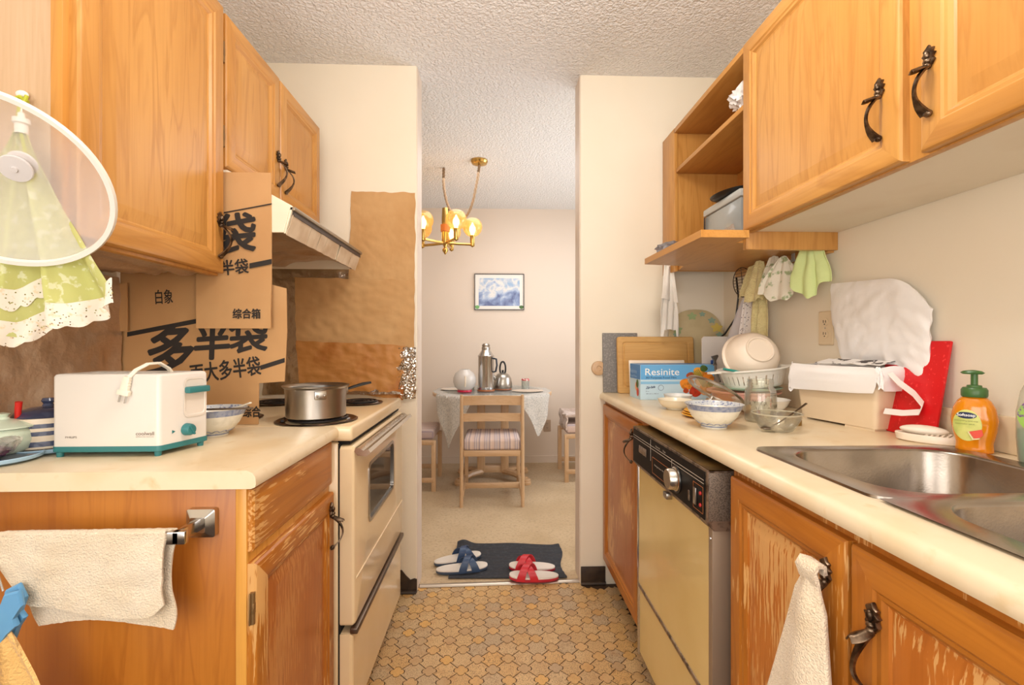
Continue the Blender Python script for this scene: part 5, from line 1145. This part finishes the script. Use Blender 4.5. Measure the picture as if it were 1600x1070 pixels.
# ---------------------------------------------------------------- bowls, dishes and jar on the right worktop
def plain_bowl(name, label, x, y, z, R, H, m, foot=.45, grp=None, M=None, tilt=None):
    pr = [(0, .006), (R*foot*.9, .005), (R*foot, 0), (R*foot*1.08, .001), (R*foot*1.1, .006), (R*.72, H*.28), (R*.9, H*.66), (R*.985, H*.97), (R, H), (R*.975, H*.995), (R*.87, H*.66), (R*.68, H*.3), (R*foot, .012), (0, .011)]
    Mx = M if M is not None else T(x, y, z)
    return solo(name, G().lathe(pr, (0, 0, 0), 44, M=Mx), m, label, 'bowl', grp)
cream_c = mat('cream china', (240, 230, 206), .2, coat=.3)
plain_bowl('bowl', 'small cream bowl in front of the film box', .642, 1.650, ZC, .060, .036, cream_c)
ub = plain_bowl('bowl', 'small white bowl with a blue rim stacked behind the small cream bowl', .690, 1.745, ZC, .052, .042, mat('white china blue tint', (232, 234, 232), .2, coat=.3))
yel = mat('yellow flowered melamine', (240, 176, 36), .35, var=(40, (206, 110, 20), .55, .62))
for k in range(3):
    solo('saucer', G().lathe([(0, 0), (.052, 0), (.074, .006), (.080, .010), (.079, .0115), (.07, .009), (.05, .004), (0, .004)], (.680+.003*k, 1.475-.004*k, ZC+.006*k), 40), yel, ('lowest', 'middle', 'topmost')[k]+' of the stacked yellow saucers behind the large blue-rimmed bowl', 'saucer', 'yellow saucers')
rice_bowl('rice_bowl', 'large blue-rimmed china bowl at the front of the right worktop', .616, 1.298, ZC, .078, .067)
# steel lid leaning on the pink basin
lid = thing('pot_lid', 'clear glass pot lid with a steel rim leaning behind the large blue-rimmed bowl', 'lid', (.74, 1.58, ZC)); vw = Vector((.43, .89, -.1)).normalized(); t1 = Vector((.81, -.38, -.43)).normalized(); nn = vw.cross(t1).normalized(); nn = nn if nn.z < 0 else -nn
ML = T(.722, 1.512, 1.000) @ (nn*.97-vw*.24).to_track_quat('Z', 'X').to_matrix().to_4x4() @ Matrix.Scale(.92, 4)
part(lid, 'rim', G().lathe([(.094, -.003), (.101, -.004), (.103, 0), (.100, .006), (.094, .003)], (0, 0, 0), 52, M=ML, close=True), steel)
part(lid, 'glass_dome', G().lathe([(.096, .001), (.08, .012), (.05, .020), (.02, .024), (0, .0245)], (0, 0, 0), 44, M=ML), thin('smoky lid glass', (232, 226, 218), .75, .2, .04, (204, 192, 178)))
part(lid, 'knob', G().lathe([(0, .0245), (.008, .025), (.007, .034), (.016, .038), (.015, .045), (0, .047)], (0, 0, 0), 20, M=ML), steel)
pinkm = mat('pink plastic', (236, 176, 160), .35); x, y = .912, 1.690
solo('basin', G().lathe([(0, 0), (.090, 0), (.098, .004), (.108, .052), (.118, .056), (.124, .058), (.125, .064), (.117, .066), (.106, .062), (.094, .008), (0, .006)], (x, y, ZC), 48), pinkm, 'round pink plastic basin under the white colander', 'basin')
plain_bowl('bowl', 'white china bowl in front of the pink basin behind the glass jar', .880, 1.525, ZC, .088, .052, mat('white china', (240, 236, 228), .2, coat=.3))
solo('plate', G().lathe([(0, 0), (.07, 0), (.108, .008), (.113, .012), (.111, .0135), (.1, .010), (.07, .004), (0, .004)], (x-.005, y-.035, .9875), 44), mat('jade rim plate', (150, 184, 160), .3), 'pale green plate lying on the pink basin under the colander', 'plate')
col = thing('colander', 'white plastic colander basket with slotted sides on the pink basin', 'colander', (.905, 1.655, 1.002)); MC = T(.930, 1.655, 1.003) @ RY(radians(-6)) @ RZ(radians(-8)) @ Matrix.Scale(.94, 4)
def rad(t, k): return (.118*k*abs(cos(t))**.8*(1 if cos(t) > 0 else -1), .098*k*abs(sin(t))**.8*(1 if sin(t) > 0 else -1))
NS = 30; angs = []
for k in range(NS): angs += [2*pi*k/NS, 2*pi*(k+.80)/NS]
def ring(k, z, an=None): return [(*rad(t, k), z) for t in (an or angs)]
g = G(); g.loft([ring(.80, .0), ring(.83, .004), ring(.845, .012)], 0, MC, True, False); g.loft([ring(.925, .046), ring(.95, .058), ring(1.04, .062), ring(1.055, .066), ring(1.03, .069), ring(.96, .066), ring(.91, .046)], 0, MC, False, False)
part(col, 'basket', g, white_pl)
g = G()
for k in range(NS):
    a, b = angs[2*k], angs[2*k+1]; q = [ring(s, z, [a, b]) for s, z in ((.845, .012), (.925, .046), (.91, .046), (.83, .012))]
    v = [q[0][0], q[0][1], q[1][1], q[1][0], q[3][0], q[3][1], q[2][1], q[2][0]]; g.add(v, [(0, 1, 2, 3), (5, 4, 7, 6), (0, 3, 7, 4), (1, 5, 6, 2), (3, 2, 6, 7), (0, 4, 5, 1)], 0, MC)
part(col, 'slats', g, white_pl)
g = G(); 
for s in (-1, 1): g.prism([(s*.118, -.030), (s*.158, -.020), (s*.165, 0), (s*.158, .020), (s*.118, .030)], .060, .066, M=MC, b=.001)
part(col, 'grip', g, white_pl)
M = T(.945, 1.675, 1.114) @ Vector((.06, .90, -.42)).to_track_quat('Z', 'Y').to_matrix().to_4x4() @ T(0, 0, -.05)
g = G().lathe([(0, .005), (.040, .005), (.043, 0), (.047, 0), (.049, .006), (.066, .014), (.080, .030), (.089, .055), (.093, .080), (.101, .083), (.102, .087), (.092, .088), (.085, .055), (.076, .033), (.05, .012), (0, .011)], (0, 0, 0), 52, M=M)
solo('mixing_bowl', g, cream_pl, 'large cream plastic bowl tipped upside down in the colander', 'bowl')
g = G(); g.tube([(.795, 1.60, 1.066), (.83, 1.60, 1.060), (.865, 1.61, 1.052)], [.008, .009, .008], 10, flat=.5); g.tube([(.865, 1.61, 1.052), (.91, 1.63, 1.046)], .004, 6)
solo('peeler', g, mat('turquoise plastic', (18, 150, 140), .35), 'turquoise handled tool in the dishes left of the upturned bowl', 'peeler')
g = G(); g.prism([(.842, 1.104), (.866, 1.110), (.868, 1.104), (.858, 1.085), (.862, 1.070), (.85, 1.068), (.852, 1.085)], 0, .01, M=PY(1.80)); g.tube([(.856, 1.795, 1.075), (.85, 1.77, 1.04), (.85, 1.74, 1.01)], .004, 6); solo('metal_scoop', g, mat('grey scoop', (110, 104, 98), .35, .7), 'dark grey utensil head behind the upturned bowl', 'utensil')
g = G(); g.box(.938, .962, 2.002, 2.010, 1.064, 1.082, .003); g.box(.946, .954, 2.002, 2.010, .925, 1.066, .002); solo('peg_brush', g, mat('royal blue plastic', (40, 80, 160), .4), 'small royal blue tool standing behind the film box end', 'brush')
# mason jar
x, y = .800, 1.385; clear = thin('jar glass', (254, 254, 250), .95, .06, .04, (244, 242, 230), .6)
mj = thing('mason_jar', 'empty clear screw-top glass jar beside the large blue-rimmed bowl', 'jar', (x, y, ZC))
part(mj, 'glass_body', G().lathe([(0, .003), (.036, 0), (.042, .004), (.044, .012), (.044, .085), (.042, .096), (.036, .104), (.0355, .108), (.037, .110), (.0355, .114), (.037, .118), (.0355, .122), (.036, .127), (.034, .128), (.033, .104), (.040, .093), (.041, .012), (.038, .008), (0, .007)], (x, y, ZC), 44), clear)
g = G()
for k in range(9):
    a = radians(200+k*13); z = .055+.012*sin(k*2.3); g.tube([(x+.0446*cos(a+q*.06), y+.0446*sin(a+q*.06), ZC+z+.006*sin(q*2+k)) for q in range(4)], .0007, 4)
for z in (.083, .088):
    g.tube([(x+.0446*cos(radians(a)), y+.0446*sin(radians(a)), ZC+z) for a in range(275, 312, 6)], .0006, 4)
part(mj, 'raised_lettering', g, mat('grime brown', (92, 78, 52), .6))
x, y = .758, 1.235
gbw = thing('glass_bowl', 'small clear glass bowl with a spoon in it beside the sink', 'bowl', (x, y, ZC))
part(gbw, 'bowl_body', G().lathe([(0, .004), (.030, 0), (.038, .003), (.050, .020), (.058, .036), (.061, .048), (.0595, .0485), (.056, .037), (.048, .022), (.036, .007), (0, .007)], (x, y, ZC), 40), thin('bowl glass', (254, 254, 250), .965, .06, .03, (246, 244, 234), .6))
part(gbw, 'rim', G().lathe([(.0595, .0455), (.0622, .0465), (.0622, .049), (.0595, .0495), (.058, .048)], (x, y, ZC), 40), thin('rim glass', (226, 220, 196), .4, .15, .05, (222, 214, 188)))
g = G(); g.tube([(.735, 1.225, .932), (.768, 1.235, .945), (.82, 1.253, .968), (.862, 1.268, .989)], [.003, .0028, .003, .0042], 8, flat=.5); g.sphere((.725, 1.222, .931), (.018, .012, .004), 14); solo('spoon', g, mat('worn spoon steel', (132, 120, 108), .28, 1), 'steel spoon resting in the small clear glass bowl', 'spoon')
solo('metal_ring', G().lathe([(.021, 0), (.022, 0), (.022, .016), (.021, .016)], (.862, 1.325, ZC), 28, close=True), mat('brassy band', (150, 124, 72), .35, .9), 'brass coloured jar ring beside the waste bin', 'ring')

# ---------------------------------------------------------------- waste bin, red board, soap
bn = thing('waste_bin', 'beige worktop waste bin lined with a white bag under the outlet', 'bin', (1.03, 1.33, ZC))
bino = mat('beige bin plastic', (228, 206, 174), .4, var=(7, (220, 194, 158), .5, .75))
def quad(x0, y0, x1, y1, dd, z, e=0):
    a, b = Vector((x0, y0, 0)), Vector((x1, y1, 0)); t = (b-a).normalized(); nn = Vector((-t.y, t.x, 0)); a -= t*e; b += t*e
    p = [a-nn*e, b-nn*e, b+nn*(dd+e), a+nn*(dd+e)]; return [(q.x, q.y, z) for q in p]
def bl(z, e): return rpoly([(q[0], q[1]) for q in quad(.968, 1.45, 1.014, 1.212, .068, z, e)], .012, z)
g = G(); g.loft([bl(ZC+.006, 0), bl(ZC+.165, .014), bl(ZC+.165, .011), bl(ZC+.02, -.003)], 0, None, True, True); part(bn, 'bin_body', g, bino, angle=30)
g = G()
for a, b in ((0, .09), (.62, .98)):
    A0 = Vector((.968, 1.45, 0)); B0 = Vector((1.014, 1.212, 0)); t = (B0-A0); g.prism([tuple((A0+t*q+Vector((s*.06, s*.012, 0)))[:2]) for q, s in ((a, .03), (b, .03), (b, 1), (a, 1))], ZC, ZC+.0065)
part(bn, 'foot', g, bino)
def skirt(u, v):
    P = bl(ZC+.168, .018); n = len(P); f = u*n; k = int(f) % n; fr = f-int(f); a, b = Vector(P[k]), Vector(P[(k+1) % n]); p = a*(1-fr)+b*fr; c = Vector((1.025, 1.335, 0))
    o = (p-c); o.z = 0; o.normalize(); drop = .068+.014*sin(u*11+1)+.012*sin(u*37)+.030*nz(u*14, 2, 1)
    z = ZC+.172+.006*nz(u*12, 1, 4)-drop*v+.004*sin(v*pi); q = p+o*(.002+.006*sin(pi*v)+.008*abs(nz(u*20, v*3, 3))+.010*v*abs(nz(u*8, 1, 9))); q.x = min(q.x, 1.104); return (q.x, q.y, z+.007*nz(u*20, v*3, 7))
bagm = mat('white bin bag', (252, 249, 247), .35, bump=(40, .25, .003)); nt = bagm.node_tree; b = nt.nodes['Principled BSDF']; b.inputs['Alpha'].default_value = .93
part(bn, 'bag_skirt', G().sheet(120, 10, skirt, .001), bagm, 'white bag folded over the bin rim')
def lidf(u, v):
    y = 1.478-.345*u; a = abs(2*u-1); top = 1.348-.02*u-.085*max(0, (u-.62)/.38)**2.2; botz = 1.098+.0*u
    botz -= .07*max(0, (u-.72)/.28)**1.5; z = top+(botz-top)*v; ex = .016*sin(pi*u)**.5*sin(pi*min(1, v*1.05))**.5
    return (1.088-ex-.007*abs(nz(u*5+v*3, v*4, 2))-.0025*nz(u*20+v*9, v*9, 4)-.02*max(0, v-.75)*(u > .6), y+.055*max(0, v-.45)*(u < .5)*(-1)*(1-2*u)*1.6, z)
part(bn, 'lid', G().sheet(40, 34, lidf, -.008), bagm, 'open bin lid covered by the white bag')
g = G(); gpp = bl(ZC+.17, .004); g.add([(p[0], p[1], ZC+.160+.004*(k % 3)) for k, p in enumerate(gpp)], [tuple(range(len(gpp)))]); part(bn, 'liner', g, bagm)
g = G(); g.ribbon([(1.028, 1.193, 1.085), (1.036, 1.165, 1.055), (1.050, 1.138, 1.03), (1.058, 1.122, 1.005), (1.055, 1.128, .985), (1.04, 1.16, .978), (1.022, 1.195, .978)], .022, (.75, .55, .6), .002); part(bn, 'carry_handle', g, mat('white strap', (244, 236, 228), .4))
g = G(); g.sheet(12, 4, lambda u, v: (1.0+.045*v+.04*u, 1.43-.20*u, ZC+.176+.012*v+.006*nz(u*9, v, 1)), .001); m = mat('printed paper', (238, 234, 230), .6, var=(24, (70, 64, 62), .56, .58)); solo('printed_paper', g, m, 'black and white printed paper inside the waste bin bag', 'paper')
M = T(1.052, 1.165, ZC+.001) @ RZ(-pi/2) @ RX(radians(-10))
redm = mat('red speckled board', (214, 18, 26), .35, var=(120, (236, 60, 60), .62, .66)); g = G().box(-.10, .078, 0, .008, 0, .245, .003, M=M); solo('red_board', g, redm, 'bright red cutting board leaning on the wall beside the waste bin', 'board')
sd = thing('soap_dish', 'oval cream soap dish at the back edge of the sink', 'soap dish', (1.03, 1.072, ZC)); MD = T(1.037, 1.080, ZC) @ RZ(radians(-52))
part(sd, 'dish', G().lathe([(0, .003), (.056, 0), (.064, .003), (.067, .018), (.065, .020), (.061, .018), (.058, .006), (0, .006)], (0, 0, 0), 44, M=MD, sy=.50), cream_pl)
g = G()
for k in range(7): g.tube([MD @ Vector((-.005+.009*k, -.020, .017)), MD @ Vector((.0+.009*k, .0, .022)), MD @ Vector((.003+.009*k, .020, .017))], .0032, 6)
part(sd, 'ridges', g, cream_pl)
g = G().sphere((0, 0, 0), (.046, .022, .012), 24, M=T(1.030, 1.090, ZC+.0275) @ RZ(radians(-52))); solo('soap_bar', g, mat('cream soap', (240, 228, 210), .4), 'cream bar of soap lying in the oval soap dish', 'soap')
sb = thing('soap_bottle', 'orange liquid soap bottle with a green pump behind the sink', 'bottle', (1.045, .985, ZC+.001), rot=radians(-52))
orange = mat('orange liquid soap', (250, 158, 20), .12, coat=.5, var=(4, (244, 138, 6), .4, .7)); orange.node_tree.nodes['Principled BSDF'].inputs['Transmission Weight'].default_value = .25
HB = [(0, .029, .019), (.003, .031, .0205), (.02, .030, .020), (.045, .0355, .023), (.07, .038, .024), (.095, .034, .023), (.110, .027, .019), (.117, .021, .016), (.119, .017, .015)]
def sl2(z):
    for (a, b, c), (d, e, f) in zip(HB, HB[1:]):
        if a <= z <= d: t = (z-a)/(d-a); return b+(e-b)*t, c+(f-c)*t
    return HB[-1][1:]
def ell(a, b, z, k=40, e=.85): return [(a*abs(cos(t))**e*(1 if cos(t) > 0 else -1), b*abs(sin(t))**e*(1 if sin(t) > 0 else -1), z) for t in [2*pi*i/k for i in range(k)]]
zz = [0, .003, .010, .02, .03, .045, .058, .07, .083, .095, .104, .110, .117, .119]
part(sb, 'bottle_body', G().loft([ell(*sl2(z), z) for z in zz], 0, None, True, True), orange, angle=70)
pumpg = mat('green pump plastic', (66, 104, 52), .35)
pm_ = part(sb, 'pump', G().lathe([(0, .119), (.021, .119), (.022, .122), (.022, .134), (.019, .139), (.013, .140), (.012, .144), (.006, .145), (.006, .168), (.010, .169), (.011, .172), (0, .173)], (0, 0, 0), 28), pumpg)
g = G(); g.loft([ell(.016, .009, .168, 24), ell(.020, .010, .171, 24), ell(.015, .008, .175, 24), ell(.004, .003, .177, 24)], 0, T(-.003, 0, 0), True, True); part(sb, 'pump_head', g, pumpg)
def lab(u0, u1, z0, z1, rx=None, off=.0006):
    def f(s, q):
        # disc-shaped label wrapped on the front of the body
        a = 2*pi*s; rr = q; u = (u0+u1)/2+(u1-u0)/2*rr*cos(a); z = (z0+z1)/2+(z1-z0)/2*rr*sin(a); A_, B_ = sl2(z); w_ = max(0, 1-abs(u/A_)**(2/.85))
        return (u, -B_*w_**(.85/2)-off, z)
    return f
part(sb, 'label', G().sheet(36, 8, lab(-.033, .014, .024, .092)), mat('green yellow label', (222, 222, 130), .4, var=(30, (196, 206, 110), .4, .6)), angle=80)
part(sb, 'name_plate', G().sheet(24, 4, lab(-.027, .006, .0725, .0865, off=.0012)), mat('navy plate', (32, 44, 84), .4), angle=80)
g = G(); g.text('Softsoap', (-.025, .0757, .004, .0836), PY(-.0262), bold=.02); part(sb, 'lettering', g, wp)
g = G(); g.text('moisturizing hand soap', (-.029, .066, .008, .0695), PY(-.0254)); g.text('watermelon splash', (-.028, .059, .003, .0625), PY(-.0254)); part(sb, 'small_print', g, mat('olive print', (120, 124, 60), .6))
g = G(); g.prism([(-.006, .045), (.014, .052), (.016, .040), (.010, .033), (.001, .031)], .0003, .0009, M=PY(-.0258)); part(sb, 'melon_print', g, mat('melon red', (232, 84, 64), .5))
g = G(); g.prism([(-.008, .044), (-.006, .046), (.002, .032), (.011, .034), (.010, .031), (.0, .028)], .0003, .0009, M=PY(-.0258)); part(sb, 'rind_print', g, mat('melon rind', (236, 226, 170), .5))
gb2 = thing('detergent_bottle', 'clear bottle with green dish liquid at the right edge behind the sink', 'bottle', (1.058, .868, ZC+.001), rot=radians(-60))
part(gb2, 'bottle_body', G().loft([ell(a, b, z) for z, a, b in ((0, .030, .018), (.004, .033, .020), (.05, .036, .021), (.10, .036, .021), (.14, .030, .019), (.165, .020, .015), (.18, .013, .012))], 0, None, True, True), thin('bottle plastic', (246, 244, 236), .7, .1, .05, (240, 236, 222)), angle=70)
part(gb2, 'liquid', G().loft([ell(a, b, z) for z, a, b in ((.002, .029, .017), (.006, .0315, .0185), (.05, .0345, .0195), (.068, .0347, .0195))], 0, None, True, True), mat('green liquid', (16, 140, 60), .15, coat=.4), angle=70)
part(gb2, 'cap', G().lathe([(0, .18), (.015, .18), (.015, .20), (.008, .205), (.006, .22), (0, .222)], (0, 0, 0), 20), white_pl)
g = G(); g.sheet(24, 8, lambda s, q: ((.03*q*cos(2*pi*s)), -.0225, .095+.034*q*sin(2*pi*s))); part(gb2, 'label', g, mat('purple green label', (150, 190, 80), .4, var=(60, (110, 60, 130), .5, .55)))
